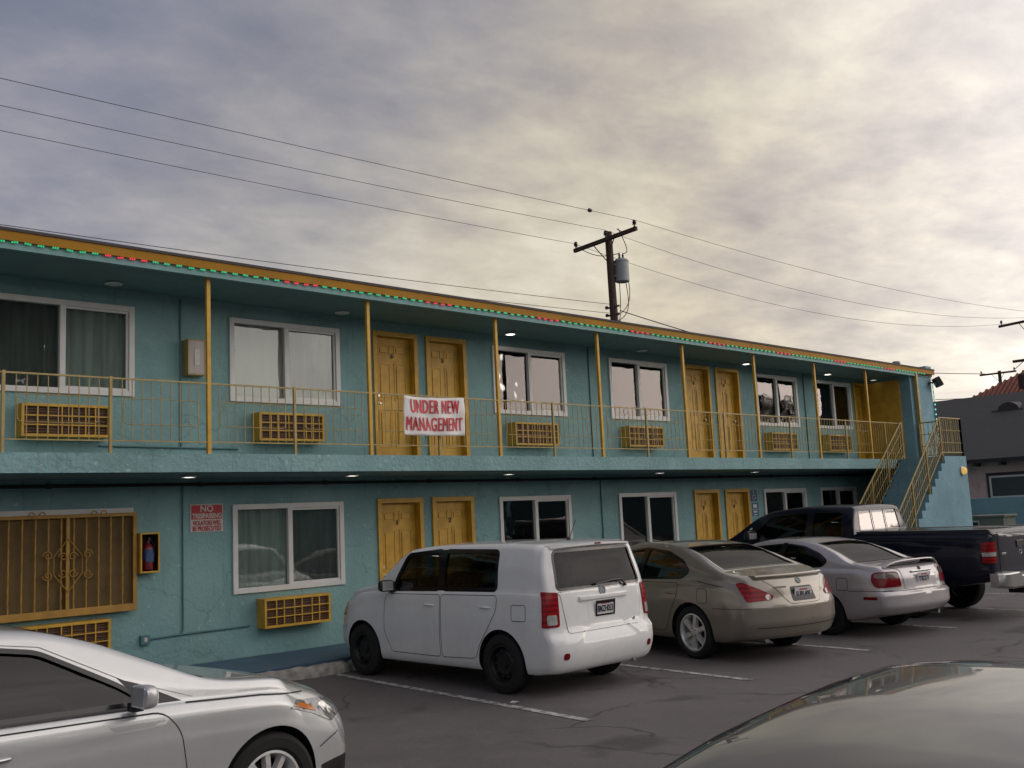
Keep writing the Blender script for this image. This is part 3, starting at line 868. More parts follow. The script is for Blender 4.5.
# ---- banner
def ban_y(x, z): return .016*math.sin(x*5+.6)+.010*math.sin(x*13+z*7)+.03*(z-.3)*math.sin(x*4)+.006*math.sin(z*19-x*8)
ban = empty('banner', (8.9, B-.055, 3.025)); tag(ban, 'white banner with red letters hanging on the balcony railing', 'banner')
bm = bmesh.new(); bw, bh = 1.16, .585; nx, nz = 36, 18; gr = []
for j in range(nz+1):
    row = []
    for i in range(nx+1):
        u_b, v_b = i/nx, j/nz
        sag = -.018*math.sin(PI*u_b)*(1 if j > nz/2 else .6)
        row.append(bm.verts.new((u_b*bw, ban_y(u_b*bw, v_b*bh), v_b*bh + sag + .012*u_b)))
    gr.append(row)
for j in range(nz):
    for i in range(nx): bm.faces.new((gr[j][i], gr[j][i+1], gr[j+1][i+1], gr[j+1][i]))
o = obj('cloth', bm, M['banner'], ban, 80)
md = o.modifiers.new('thick', 'SOLIDIFY'); md.thickness = .003; md.offset = -1
def banner_text(s, zc, size, sx, bold, x0, x1):
    bm = bmesh.new()
    for q_, dx in enumerate((0, -.004, .004, -.008, .008)):     # painted with a broad brush
        me = text_mesh(s, size, 0, sx, spacing=1.14)
        xs_ = [v.co.x for v in me.vertices]; k = (x1-x0-.03)/(max(xs_)-min(xs_)); c0 = (max(xs_)+min(xs_))/2
        b2 = bmesh.new(); b2.from_mesh(me)
        bmesh.ops.triangulate(b2, faces=b2.faces[:])
        for _ in range(2): bmesh.ops.subdivide_edges(b2, edges=[e for e in b2.edges if e.calc_length() > .05], cuts=1)
        for v in b2.verts:
            x = (v.co.x-c0)*k + (x0+x1)/2 + dx; z = zc+v.co.y*1.08
            v.co = (x, ban_y(x, z)-.0065-q_*.0004, z - .018*math.sin(PI*x/bw)*.8 + .012*x/bw)
        t_ = bpy.data.meshes.new('tmp'); b2.to_mesh(t_); b2.free(); bm.from_mesh(t_); bpy.data.meshes.remove(t_)
    me = bpy.data.meshes.new('lettering'); bm.to_mesh(me); bm.free(); me.materials.append(M['banner_red'])
    return link(bpy.data.objects.new('lettering', me), ban)
banner_text('UNDER NEW', .43, .27, .62, .014, .12, 1.05)
banner_text('MANAGEMENT', .165, .27, .62, .014, .035, 1.115)

# ---- no trespassing sign
t = empty('warning_sign', (6.19, W, 1.755)); tag(t, 'red and white no trespassing sign on the teal wall', 'sign')
bm = bmesh.new(); box(bm, 0, .48, -.012, 0, 0, .38, .003); obj('board', bm, M['sign_white'], t)
bm = bmesh.new(); box(bm, .014, .466, -.0145, -.0115, .172, .366); obj('red_field', bm, M['sign_red'], t)
def sgn(s, x, z, size, mat, fit, bold=.003):
    me = text_mesh(s, size, .001, 1, bold=bold)
    xs_ = [v.co.x for v in me.vertices]; k = fit/(max(xs_)-min(xs_)); c0 = (max(xs_)+min(xs_))/2
    me.transform(Matrix.Translation((x, -.0162, z)) @ FACE_FRONT @ Matrix.Diagonal((k, 1, 1, 1)) @ Matrix.Translation((-c0, 0, 0)))
    me.materials.append(mat); link(bpy.data.objects.new('lettering', me), t)
sgn('NO', .24, .312, .125, M['sign_white'], .19); sgn('TRESPASSING', .24, .215, .092, M['sign_white'], .43)
sgn('VIOLATORS WILL', .24, .118, .088, M['sign_red'], .42); sgn('BE PROSECUTED', .24, .042, .088, M['sign_red'], .42)

# ---- wheelchair sign
t = empty('accessible_sign', (19.50, W, 1.52)); tag(t, 'blue wheelchair parking sign beside the far ground floor door', 'sign')
bm = bmesh.new(); box(bm, 0, .24, -.01, 0, .33, .58, .002); box(bm, .02, .26, -.01, 0, .16, .29, .002); box(bm, .02, .26, -.01, 0, 0, .13, .002)
obj('board', bm, M['sign_blue'], t)
bm = bmesh.new()
lathe(bm, [(.016, 0), (.016, .003), (0, .003)], 12, Matrix.Translation((.10, -.011, .548)) @ Matrix.Rotation(R(90), 4, 'X'))
tube(bm, [(.10, -.012, .53), (.102, -.012, .47), (.15, -.012, .465), (.165, -.012, .40), (.19, -.012, .395)], .008, 6)
tube(bm, [(.10, -.012, .505), (.14, -.012, .50)], .006, 6)
tube(bm, [(.11+.055*math.cos(R(a)), -.012, .42+.055*math.sin(R(a))) for a in range(110, 375, 15)], .007, 6)
box(bm, .05, .20, -.0125, -.0098, .18, .265); box(bm, .05, .20, -.0125, -.0098, .075, .115); box(bm, .05, .20, -.0125, -.0098, .02, .04)
obj('symbol', bm, M['sign_white'], t)

# ------------------------------------------------------------------ staircase at the right end
st = empty('staircase', (24, 11.35, 0)); tag(st, 'pale blue outdoor staircase rising to the right end of the upper walkway', 'staircase')
SY0, SY1 = 10.78, B-.03
nst = 16; X_top = 24.12; rise = (UF-GZ)/nst; tread = .205
bm = bmesh.new()
prof = [(25.32, GZ-.1), (25.32, UF-.01), (X_top, UF-.01)]
for k in range(1, nst):
    x = X_top-(k-1)*tread; z = UF-.01-k*rise
    prof += [(x, z), (x-tread, z)]
prof += [(X_top-(nst-1)*tread, GZ-.1)]
va = [bm.verts.new((x-24, SY0-11.35, z)) for x, z in prof]; vb = [bm.verts.new((x-24, SY1-11.35, z)) for x, z in prof]
n = len(prof)
bm.faces.new(va); bm.faces.new(vb[::-1])
for k in range(n): bm.faces.new((va[k], va[(k+1) % n], vb[(k+1) % n], vb[k]))
bmesh.ops.triangulate(bm, faces=[f for f in bm.faces if len(f.verts) > 4])
obj('steps', bm, M['blue'], st)
def stair_rail(y, xa, za, xb, zb, name='handrail'):
    """sloping railing; (xa,za) is the top end at step level, (xb,zb) the foot"""
    bm = bmesh.new()
    d = Vector((xb-xa, 0, zb-za)); L = d.length
    def seg(h, r=.015): tube(bm, [(xa-24, y-11.35, za+h), (xb-24, y-11.35, zb+h)], r, 8)
    seg(.92, .02); seg(.10, .014); seg(.38, .008); seg(.70, .008)
    nb = int(L/.14)
    for k in range(nb+1):
        t_ = k/nb; x = xa+(xb-xa)*t_; z = za+(zb-za)*t_
        big = k % 8 == 0
        box(bm, x-24-(.02 if big else .007), x-24+(.02 if big else .007), y-11.35-(.02 if big else .007), y-11.35+(.02 if big else .007), z-(.15 if big else -.1), z+.92)
    return obj(name, bm, M['rail'], st)
foot = X_top-(nst-1)*tread
stair_rail(SY0+.05, X_top, UF, foot+.1, GZ+rise+.05)
stair_rail(SY1-.0, 24.38, UF+.0, foot+.3, GZ+rise+.2)
bm = bmesh.new()
for (x0, x1, y0, y1) in ((X_top, 25.28, SY0+.05, SY0+.05), (25.28, 25.28, SY0+.05, SY1-.05)):
    tube(bm, [(x0-24, y0-11.35, UF+.92), (x1-24, y1-11.35, UF+.92)], .018, 8); tube(bm, [(x0-24, y0-11.35, UF+.08), (x1-24, y1-11.35, UF+.08)], .014, 8)
    tube(bm, [(x0-24, y0-11.35, UF+.62), (x1-24, y1-11.35, UF+.62)], .009, 6); tube(bm, [(x0-24, y0-11.35, UF+.32), (x1-24, y1-11.35, UF+.32)], .009, 6)
    L = max(abs(x1-x0), abs(y1-y0)); k = int(L/.11)
    for i in range(k+1):
        x = x0+(x1-x0)*i/k-24; y = y0+(y1-y0)*i/k-11.35; w = .018 if i in (0, k) else .007
        box(bm, x-w, x+w, y-w, y+w, UF-.0 if i in (0, k) else UF+.08, UF+.92)
obj('landing_railing', bm, M['rail'], st)
t = empty('wall_lamp', (25.0, SY0, 2.36)); tag(t, 'round amber lamp lit on the blue staircase wall', 'wall lamp')
bm = bmesh.new(); lathe(bm, [(.11, 0), (.11, .03), (.09, .035)], 20, Matrix.Rotation(R(90), 4, 'X')); obj('base', bm, M['satin'], t, 40)
bm = bmesh.new(); lathe(bm, [(.095, .03), (.09, .07), (.06, .11), (0, .125)], 20, Matrix.Rotation(R(90), 4, 'X')); obj('globe', bm, M['amber_lamp'], t, 60)

# handrail of the second stair, only its end shows at the far left
t = empty('handrail', (3.2, 12.6, 0)); tag(t, 'sloping yellow handrail end at the far left above the silver sedan', 'handrail')
bm = bmesh.new(); tube(bm, [(-2.0, 0, 2.05), (.45, 0, .62)], .035, 8); tube(bm, [(.45, 0, .64), (.45, 0, 0)], .03, 8); tube(bm, [(-2.0, 0, 1.75), (.42, 0, .35)], .02, 8)
obj('rail', bm, M['yellow'], t, 60)

# ------------------------------------------------------------------ neighbours on the right
XE, XRG = 33.0, 40.0
ze, zr = 2.76, 5.42
hs = empty('neighbour_house', (XE+4, 14, 0)); tag(hs, 'pink neighbouring house with a dark grey shingle roof', 'house')
def HB(name, bm, m, smooth=None, parent=None):
    off = Vector((XE+4, 14, 0))
    if parent is not None: off += parent.location
    bmesh.ops.translate(bm, verts=bm.verts[:], vec=-off); return obj(name, bm, m, parent or hs, smooth)
bm = bmesh.new(); box(bm, XE+.5, XE+13.5, 4, 24, -.3, ze+.05); HB('wall', bm, M['pink'])
bm = bmesh.new()
def quad(bm, *ps): return bm.faces.new([bm.verts.new(p) for p in ps])
sl = (zr-ze)/(XRG-XE)
for (za, zb) in ((0, .12),):
    A = [(XE, 3.4, ze), (XE, 26, ze), (XRG, 26, zr), (XRG, 3.4, zr)]
    Bq = [(2*XRG-XE, 3.4, ze), (2*XRG-XE, 26, ze)]
    top = [bm.verts.new((x, y, z+zb)) for x, y, z in A+Bq]; bot = [bm.verts.new((x, y, z)) for x, y, z in A+Bq]
    for q in ((0, 1, 2, 3), (3, 2, 5, 4)):
        bm.faces.new([top[k] for k in q]); bm.faces.new([bot[k] for k in q[::-1]])
    for a, b_ in ((0, 1), (1, 2), (2, 5), (5, 4), (4, 3), (3, 0)): bm.faces.new((top[a], top[b_], bot[b_], bot[a]))
HB('roof', bm, M['shingle'])
rf = hs.children[-1]
bm = bmesh.new()   # half round roof vent
vy, vx = XE+4.9, 14.45
pts = [(math.cos(R(a)), math.sin(R(a))) for a in range(0, 181, 15)]
zv = ze+sl*(vy-XE)+.1
f0 = [bm.verts.new((vy, vx+.38*c, zv+.30*s_)) for c, s_ in pts]; f1 = [bm.verts.new((vy+.9, vx+.38*c, zv+.30*s_+.05)) for c, s_ in pts]
for a in range(len(pts)-1): bm.faces.new((f0[a], f0[a+1], f1[a+1], f1[a]))
bm.faces.new(f0); box(bm, vy-.1, vy+.02, vx-.55, vx+.55, zv-.06, zv+.02)
HB('roof_vent', bm, M['roofedge'], 50)
# rafter tails under the eave
bm = bmesh.new()
for k in range(28): box(bm, XE+.02, XE+.48, 4.2+k*.8, 4.28+k*.8, ze-.10, ze+.0)
HB('rafter_ends', bm, M['roofedge'])
fr = bmesh.new(); y0, y1, z0, z1 = 11.2, 13.58, 1.62, 2.33
for (a, b_, c, d) in ((y0, y0+.06, z0, z1), (y1-.06, y1, z0, z1), (y0+.06, y1-.06, z0, z0+.06), (y0+.06, y1-.06, z1-.06, z1), (12.38, 12.45, z0+.06, z1-.06)): box(fr, XE+.45, XE+.52, a, b_, c, d)
wf = HB('window', fr, M['white'])
bm = bmesh.new(); box(bm, XE+.47, XE+.49, y0+.05, y1-.05, z0+.05, z1-.05); HB('pane', bm, simple('dim_house_pane', (.05, .055, .06), .08))
bm = bmesh.new()
for (a, b_, c, d) in ((y0-.09, y0, z0-.02, z1+.1), (y1, y1+.09, z0-.02, z1+.1), (y0, y1, z1, z1+.1)): box(bm, XE+.46, XE+.51, a, b_, c, d)
HB('window_trim', bm, M['roofedge'])
bm = bmesh.new(); box(bm, 31.0, 31.2, 2, 20, GZ-.1, 1.65, .01)
tag(obj('boundary_wall', bm, M['blue']), 'low blue stucco wall in front of the pink house', 'wall')
t = empty('utility_box', (28.4, 11.55, GZ)); tag(t, 'olive metal utility cabinet with a black and white label behind the pickup bed', 'utility box')
bm = bmesh.new(); box(bm, -.4, .4, -.45, .45, 0, 1.30, .015); box(bm, -.44, .44, -.5, .5, 1.30, 1.36, .01); obj('cabinet', bm, M['box_green'], t)
bm = bmesh.new(); box(bm, -.404, -.39, .20, .40, .85, 1.22); obj('label', bm, M['sign_white'], t)
bm = bmesh.new(); box(bm, -.41, -.40, .23, .37, 1.02, 1.18); box(bm, -.41, -.40, .23, .37, .90, .95); obj('mark', bm, M['black'], t)
# red tiled roof beyond
t = empty('tiled_house', (66, 25.8, 0)); tag(t, 'far house with a red clay tile roof above the grey roof', 'house')
bm = bmesh.new(); box(bm, -3, 7, -14, 3.0, 0, 6.1); obj('wall', bm, M['pink'], t)
bm = bmesh.new()
lo_ = [bm.verts.new(p) for p in ((-4, -15, 6.0), (8, -15, 6.0), (8, 4.0, 6.0), (-4, 4.0, 6.0))]
hi_ = [bm.verts.new(p) for p in ((2, -9, 9.8), (2, -2.0, 9.8))]
for q in ((lo_[0], lo_[3], hi_[1], hi_[0]), (lo_[1], lo_[2], hi_[1], hi_[0]), (lo_[0], lo_[1], hi_[0]), (lo_[2], lo_[3], hi_[1]), tuple(lo_)): bm.faces.new(q)
for k in range(66):      # barrel tile rows on the slope that faces the lot
    y = 3.8-k*.285
    tt = min(1, (4.0-y)/6.0) if y > -2.0 else (1 if y > -9 else (y+15)/6.0)
    if tt > .05: tube(bm, [(-4.02, y, 6.02), (-4+6*tt, y, 6.02+3.8*tt)], .085, 6)
obj('roof', bm, M['tile'], t)

# ------------------------------------------------------------------ utility poles and wires
def utility_pole(loc, h, arm_a, arm_b, lab, transformer=True, name='utility_pole', lean=0.0):
    t = empty(name, loc); tag(t, lab, 'utility pole')
    bm = bmesh.new(); tube(bm, [(lean*(1), 0, 0), (0, 0, h)], .19, 14, r2=.14); obj('pole', bm, M['wood'], t, 60)
    a, b_ = Vector(arm_a), Vector(arm_b); d = (b_-a).normalized(); L = (b_-a).length
    q = d.to_track_quat('X', 'Z').to_matrix().to_4x4()
    bm = bmesh.new(); box(bm, 0, L, -.06, .06, -.075, .075, .01, Matrix.Translation(a) @ q); obj('crossarm', bm, M['wood'], t)
    arm = t.children[-1]
    for k in (.03, .52, .97) if transformer else (.05, .95):
        p = a.lerp(b_, k)
        bm = bmesh.new(); lathe(bm, [(.03, .07), (.03, .16), (.085, .18), (.05, .22), (.085, .25), (.05, .29), (.07, .32), (0, .36)], 12, Matrix.Translation(p)); obj('insulator', bm, M['insul'], t, 50)
    bm = bmesh.new()
    for k in (.33, .68):
        p = a.lerp(b_, k); tube(bm, [p+Vector((-.08, 0, -.05)), (-.14, 0, p.z-.75)], .02, 6)
    obj('brace', bm, M['wood'], t)
    return t
# main pole behind the motel; its arm end nearest the camera stands to the right
P0 = Vector((28.75, 25.0, GZ))
ax, bx2 = Vector((28.5, 26.45, 11.96)) - P0, Vector((28.5, 23.25, 12.10)) - P0
pole = utility_pole(P0, 12.6, ax + Vector((-.16, 0, 0)), bx2 + Vector((-.16, 0, 0)), 'tall wooden utility pole with grey transformer can behind the motel', True, lean=.18)
Mx = Matrix.Translation((.36, -.26, 10.62)) @ Matrix.Diagonal((.92, .92, .92, 1))
bm = bmesh.new(); lathe(bm, [(.27, 0), (.30, .03), (.30, .84), (.315, .85), (.315, .90), (.25, .97), (0, .99)], 24, Mx); tr = obj('transformer', bm, M['xfmr'], pole, 40)
bm = bmesh.new()
for s in (-.10, .12): lathe(bm, [(.04, 0), (.06, .08), (.035, .12), (.055, .18), (.03, .24), (0, .34)], 10, Mx @ Matrix.Translation((s, 0, .96)))
obj('bushing', bm, M['insul'], tr, 50)
bm = bmesh.new(); box(bm, .05, .3, -.22, -.12, 10.8, 10.88); box(bm, .05, .3, -.22, -.12, 11.25, 11.33); obj('bracket', bm, M['xfmr'], pole)
bm = bmesh.new()
A_e, B_e = ax+Vector((-.16, 0, .25)), bx2+Vector((-.16, 0, .25))
for p, q, s_ in ((A_e, Vector((.30, -.2, 11.75)), .0), (A_e.lerp(B_e, .72), Vector((.42, -.3, 11.75)), .35), (B_e, A_e.lerp(B_e, .70), .1), (Vector((.55, -.3, 11.2)), Vector((.15, -.05, 9.3)), .45), (Vector((.45, -.35, 10.6)), Vector((.15, -.05, 9.1)), .35), (Vector((.25, -.2, 10.6)), Vector((.12, 0, 8.7)), .12)):
    pts = []
    for i in range(13):
        t_ = i/12; v = Vector(p).lerp(Vector(q), t_); v.x += s_*math.sin(PI*t_); v.z -= .25*math.sin(PI*t_); pts.append(v)
    tube(bm, pts, .016, 5)
obj('jumper_wire', bm, M['wire'], pole)
bm = bmesh.new()
for z in (8.75, 9.05, 9.35, 9.65):
    box(bm, -.04, .04, -.35, .35, z-.03, z+.03)
    lathe(bm, [(.05, 0), (.07, .05), (.05, .1), (0, .12)], 10, Matrix.Translation((-.12, .2, z-.05)))
obj('service_rack', bm, M['insul'], pole)

def wire(p, q, sag, lab, r=.0085, grp=None):
    pts = []
    p, q = Vector(p), Vector(q)
    for i in range(29):
        t_ = i/28; v = p.lerp(q, t_); v.z -= sag*4*t_*(1-t_); pts.append(v)
    bm = bmesh.new(); tube(bm, pts, r, 5)
    tag(obj('power_line', bm, M['wire'], smooth=60), lab, 'power line', grp or 'overhead power lines')
aw, bw_ = P0+ax+Vector((-.16, 0, .3)), P0+bx2+Vector((-.16, 0, .3))
cw = (aw+bw_)/2 + Vector((0, 0, .1))
wire(bw_, (-10, 23.6, 12.05), .12, 'top overhead line left of the pole')
wire(cw, (-10, 25.0, 12.2), .25, 'middle overhead line left of the pole')
wire(aw, (-10, 26.4, 12.2), .22, 'third overhead line left of the pole, lowest of the upper three')
P2 = Vector((64.0, 22.7, GZ))
wire(bw_, P2+Vector((-.3, -1.3, 12.35)), .55, 'overhead line from the near arm end toward the right edge pole')
wire(cw, P2+Vector((-.2, -.4, 12.3)), 1.1, 'overhead line from the arm middle toward the right edge pole')
wire(aw, P2+Vector((-.1, 1.3, 12.2)), 1.25, 'overhead line from the far arm end toward the right edge pole')
for z, zl, k in ((9.75, 9.3, 'uppermost'), (9.4, 8.9, 'middle'), (9.1, 8.5, 'lowest')):
    wire(P0+Vector((-.1, 0, z)), (-10, 25.2, zl), .25, k + ' of the low service lines just above the motel roof', .010, 'low service lines behind the motel roof')
wire(P0+Vector((.2, -.2, 9.5)), (33.5, 18.5, 6.4), .1, 'service drop from the pole down behind the roof', .018)
bm = bmesh.new(); bmesh.ops.create_icosphere(bm, subdivisions=2, radius=.08)
for v in bm.verts: v.co.x *= 1.25; v.co += Vector((noise.noise(v.co*9), noise.noise(v.co*9+Vector((5, 0, 0))), noise.noise(v.co*9+Vector((0, 5, 0)))))*.03
o = obj('cable_clamp', bm, M['wire'], smooth=60)
o.location = bw_.lerp(Vector((-10, 23.6, 12.05)), .065)+Vector((0, 0, -.03)); tag(o, 'dark lump clamped on the top wire left of the pole', 'cable clamp')
# pole at the right edge
p2 = utility_pole(P2, 12.6, (-.6, 1.5, 12.0), (.2, -1.9, 12.3), 'utility pole at the right edge of the photo with two crossarms', False)
bm = bmesh.new(); box(bm, -.1, .1, -1.7, 1.1, 9.75, 9.9); obj('crossarm', bm, M['wood'], p2)
bm = bmesh.new(); lathe(bm, [(.3, 0), (.3, .8), (.2, .9), (0, .92)], 16, Matrix.Translation((-.2, .55, 8.1))); obj('transformer', bm, M['wood'], p2, 40)
P3 = Vector((90, 34.7, GZ))
p3 = utility_pole(P3, 12.4, (-.2, 1.6, 12.2), (0, -1.4, 12.2), 'far utility pole rising behind the red tile roof', False)
bm = bmesh.new(); box(bm, -.1, .1, -1.6, 1.6, 10.1, 10.22); obj('crossarm', bm, M['wood'], p3)
for zz, ya, k in ((12.3, 1.2, 'upper'), (10.2, .8, 'lower')):
    wire(P3+Vector((0, ya, zz)), (40, 42, zz-1.5+(.8 if zz > 11 else 0)), .4, k + ' line running left from the far pole', .03)
wire(P3+Vector((0, -1.2, 12.3)), (70, 19, 16.5), .4, 'line climbing right from the far pole', .03)

# ------------------------------------------------------------------ cars
def interp(pts, x):
    """monotone cubic through (x, v) points"""
    n = len(pts)
    if x <= pts[0][0]: return pts[0][1]
    if x >= pts[-1][0]: return pts[-1][1]
    xs = [p[0] for p in pts]; ys = [p[1] for p in pts]
    d = [(ys[i+1]-ys[i])/(xs[i+1]-xs[i]) for i in range(n-1)]
    m = [d[0]] + [0 if d[i-1]*d[i] <= 0 else 2*d[i-1]*d[i]/(d[i-1]+d[i]) for i in range(1, n-1)] + [d[-1]]
    for i in range(n-1):
        if xs[i] <= x <= xs[i+1]:
            h = xs[i+1]-xs[i]; t = (x-xs[i])/h
            return ((2*t**3-3*t*t+1)*ys[i] + (t**3-2*t*t+t)*h*m[i] + (-2*t**3+3*t*t)*ys[i+1] + (t**3-t*t)*h*m[i+1])

def sstep(a, b, x):
    t = min(1, max(0, (x-a)/(b-a))); return t*t*(3-2*t)

def section(c, x, inset=0.0):
    zt = interp(c['top'], x); be = min(interp(c['belt'], x), zt-.012); w = interp(c['w'], x)
    zb = interp(c['bot'], x); h = zt-be
    if inset:
        zt -= inset; w -= inset; be = min(be, zt-.012); zb += .12; h = zt-be
    wb = w-c.get('shoulder', .04)
    wr = max(.12, wb-c['tum']*h); zr = be+h*c.get('k', .90)
    cr = c.get('crease', (.45, .80)); dz = be-zb; so = c.get('side', .012)
    P = [(0, zb), (.82*w, zb), (w-.06, zb+.02), (w-.022, zb+.10), (w-so*.3, zb+dz*cr[0]), (w, zb+dz*cr[1]-.02), (w-.004, zb+dz*cr[1]+.03), (w-.012, be-.06), (wb+.008, be-.012), (wb-.012, be+.004),
         ((wb+wr)/2+.012*min(1, h*3), be+.5*(zr-be)), (wr+.004, zr-.03*min(1, h*3)), (wr-.05*min(1, h*3), zr+(zt-zr)*.38), (.62*wr, zt-(zt-zr)*c.get('cr1', .22)), (.3*wr, zt-(zt-zr)*c.get('cr2', .05)), (0, zt)]
    out = []
    for i in range(len(P)-1):
        p0 = P[max(0, i-1)]; p1 = P[i]; p2 = P[i+1]; p3 = P[min(len(P)-1, i+2)]
        n = 4
        for k in range(n):
            t = k/n
            q = []
            for a in range(2):
                # centripetal-ish: limit tangents so the section does not overshoot
                l1 = math.dist(p1, p2); m1 = (p2[a]-p0[a])/max(1e-6, math.dist(p0, p2))*l1*.6; m2 = (p3[a]-p1[a])/max(1e-6, math.dist(p1, p3))*l1*.6
                q.append((2*t**3-3*t*t+1)*p1[a]+(t**3-2*t*t+t)*m1+(-2*t**3+3*t*t)*p2[a]+(t**3-t*t)*m2)
            out.append((max(0, q[0]), q[1]))
    out.append(P[-1])
    return out

def end_shift(c, x, y, z):
    xa, xb = c['top'][0][0], c['top'][-1][0]
    wr = 1-sstep(xa, xa+c.get('rfade', .55), x); wf = sstep(xb-c.get('ffade', .8), xb, x)
    yy = abs(y)/c['hw']
    s = 0
    if wr > 0: s += wr*(interp(c['rlean'], z)+c['rplan']*yy**c.get('rpow', 3))
    if wf > 0: s -= wf*(interp(c['flean'], z)+c['fplan']*yy**2.4)
    return x+s

def loft(c, xa=None, xb=None, inset=0.0, mi=0):
    bm = bmesh.new()
    A = c['top'][0][0] if xa is None else xa; Z = c['top'][-1][0] if xb is None else xb
    n = 84
    xs = [A+(Z-A)*i/n for i in range(n+1)]
    for k, _ in c['top']: xs += [k-.012, k, k+.012]
    for e in (.008, .02, .04): xs += [A+e, Z-e]
    xs = sorted(x for x in xs if A <= x <= Z)
    xx = [xs[0]]
    for x in xs[1:]:
        if x-xx[-1] > .0045: xx.append(x)
    rings = []
    for x in xx:
        half = section(c, x, inset)
        if inset == 0:
            # soft edge where the body meets its end faces
            e = min(x-A, Z-x); r = .045
            if e < r:
                k = r-math.sqrt(max(0, r*r-(r-e)**2)); zc = sum(p[1] for p in half)/len(half)
                half = [(max(0, y-k) if y > 0 else 0, z-math.copysign(min(k, abs(z-zc)*.9), z-zc)) for y, z in half]
        loop = [(y, z) for y, z in half] + [(-y, z) for y, z in half[-2:0:-1]]
        rings.append([bm.verts.new((end_shift(c, x, y, z) if inset == 0 else x, y, z)) for y, z in loop])
    m = len(rings[0])
    for P, Q in zip(rings, rings[1:]):
        for k in range(m): bm.faces.new((P[k], P[(k+1) % m], Q[(k+1) % m], Q[k])).material_index = mi
    def capf(vs_, x):
        bm.faces.new(vs_ if x == xx[-1] else vs_[::-1]).material_index = mi
    for ring, x in ((rings[0], xx[0]), (rings[-1], xx[-1])):
        zs = [v.co.z for v in ring]; zc = (max(zs)+min(zs))/2
        yz = [(v.co.y, v.co.z) for v in ring]
        prev = ring
        for s in (.93, .84, .72, .58, .43, .28, .14):
            cur = []
            for y, z in yz:
                y2, z2 = y*s, zc+(z-zc)*s
                cur.append(bm.verts.new((end_shift(c, x, y2, z2) if inset == 0 else x, y2, z2)))
            for k in range(m): capf((prev[k], prev[(k+1) % m], cur[(k+1) % m], cur[k]), x)
            prev = cur
        ce = bm.verts.new((end_shift(c, x, 0, zc) if inset == 0 else x, 0, zc))
        for k in range(m): capf((prev[k], prev[(k+1) % m], ce), x)
    if bm.calc_volume(signed=True) < 0: bmesh.ops.reverse_faces(bm, faces=bm.faces[:])
    return bm

class Surf:
    """the uncut body surface: everything fitted to the body is projected on it"""
    def __init__(s, bm):
        b = bm.copy(); bmesh.ops.triangulate(b, faces=b.faces[:])
        b.normal_update(); b.verts.ensure_lookup_table(); b.faces.ensure_lookup_table()
        s.co = [v.co.copy() for v in b.verts]; s.no = [v.normal.copy() for v in b.verts]
        s.tri = [[v.index for v in f.verts] for f in b.faces]; s.fn = [f.normal.copy() for f in b.faces]
        s.bvh = BVHTree.FromPolygons(s.co, s.tri); b.free()
    def smooth(s, loc, i):
        t = s.tri[i]; w = poly_3d_calc([s.co[k] for k in t], loc)
        n = sum((s.no[k]*q for k, q in zip(t, w)), Vector())
        return n.normalized()
    def ray(s, o, d):
        loc, n, i, _ = s.bvh.ray_cast(Vector(o), Vector(d))
        if loc is None:
            loc, n, i, _ = s.bvh.find_nearest(Vector(o)+Vector(d)*3)
        return loc, s.smooth(loc, i)

def P_side(s):  return lambda S_, a, b: S_.ray((a, 3*s, b), (0, -s, 0))
def P_top():    return lambda S_, a, b: S_.ray((a, b, 4), (0, 0, -1))
def P_rear():   return lambda S_, a, b: S_.ray((-4, a, b), (1, 0, 0))
def P_front():  return lambda S_, a, b: S_.ray((8, a, b), (-1, 0, 0))
def P_diag(s, ang, x0, y0, rear=True):
    """horizontal projection along an oblique direction; a runs along the corner"""
    d = Vector((math.cos(R(ang)), -s*math.sin(R(ang)), 0)) if rear else Vector((-math.cos(R(ang)), -s*math.sin(R(ang)), 0))
    t = Vector((-d.y, d.x, 0))
    if t.y*s < 0: t = -t
    c0 = Vector((x0, y0*s, 0))
    return lambda S_, a, b: S_.ray(c0+t*a-d*3+Vector((0, 0, b)), d)

def rpoly(poly, r=.04, n=4):
    out = []
    m = len(poly)
    for i in range(m):
        p, q, s = Vector(poly[i-1]), Vector(poly[i]), Vector(poly[(i+1) % m])
        k = min(r, (p-q).length*.45, (s-q).length*.45)
        a = q+(p-q).normalized()*k; b = q+(s-q).normalized()*k
        for j in range(n+1):
            t = j/n; out.append(tuple(a*(1-t)**2+q*2*t*(1-t)+b*t*t))
    return out

def resample(poly, g, closed=True):
    out = []
    m = len(poly)
    for i in range(m if closed else m-1):
        a, b = Vector(poly[i]), Vector(poly[(i+1) % m]); k = max(1, math.ceil((b-a).length/g))
        for j in range(k): out.append(tuple(a.lerp(b, j/k)))
    if not closed: out.append(tuple(poly[-1]))
    return out

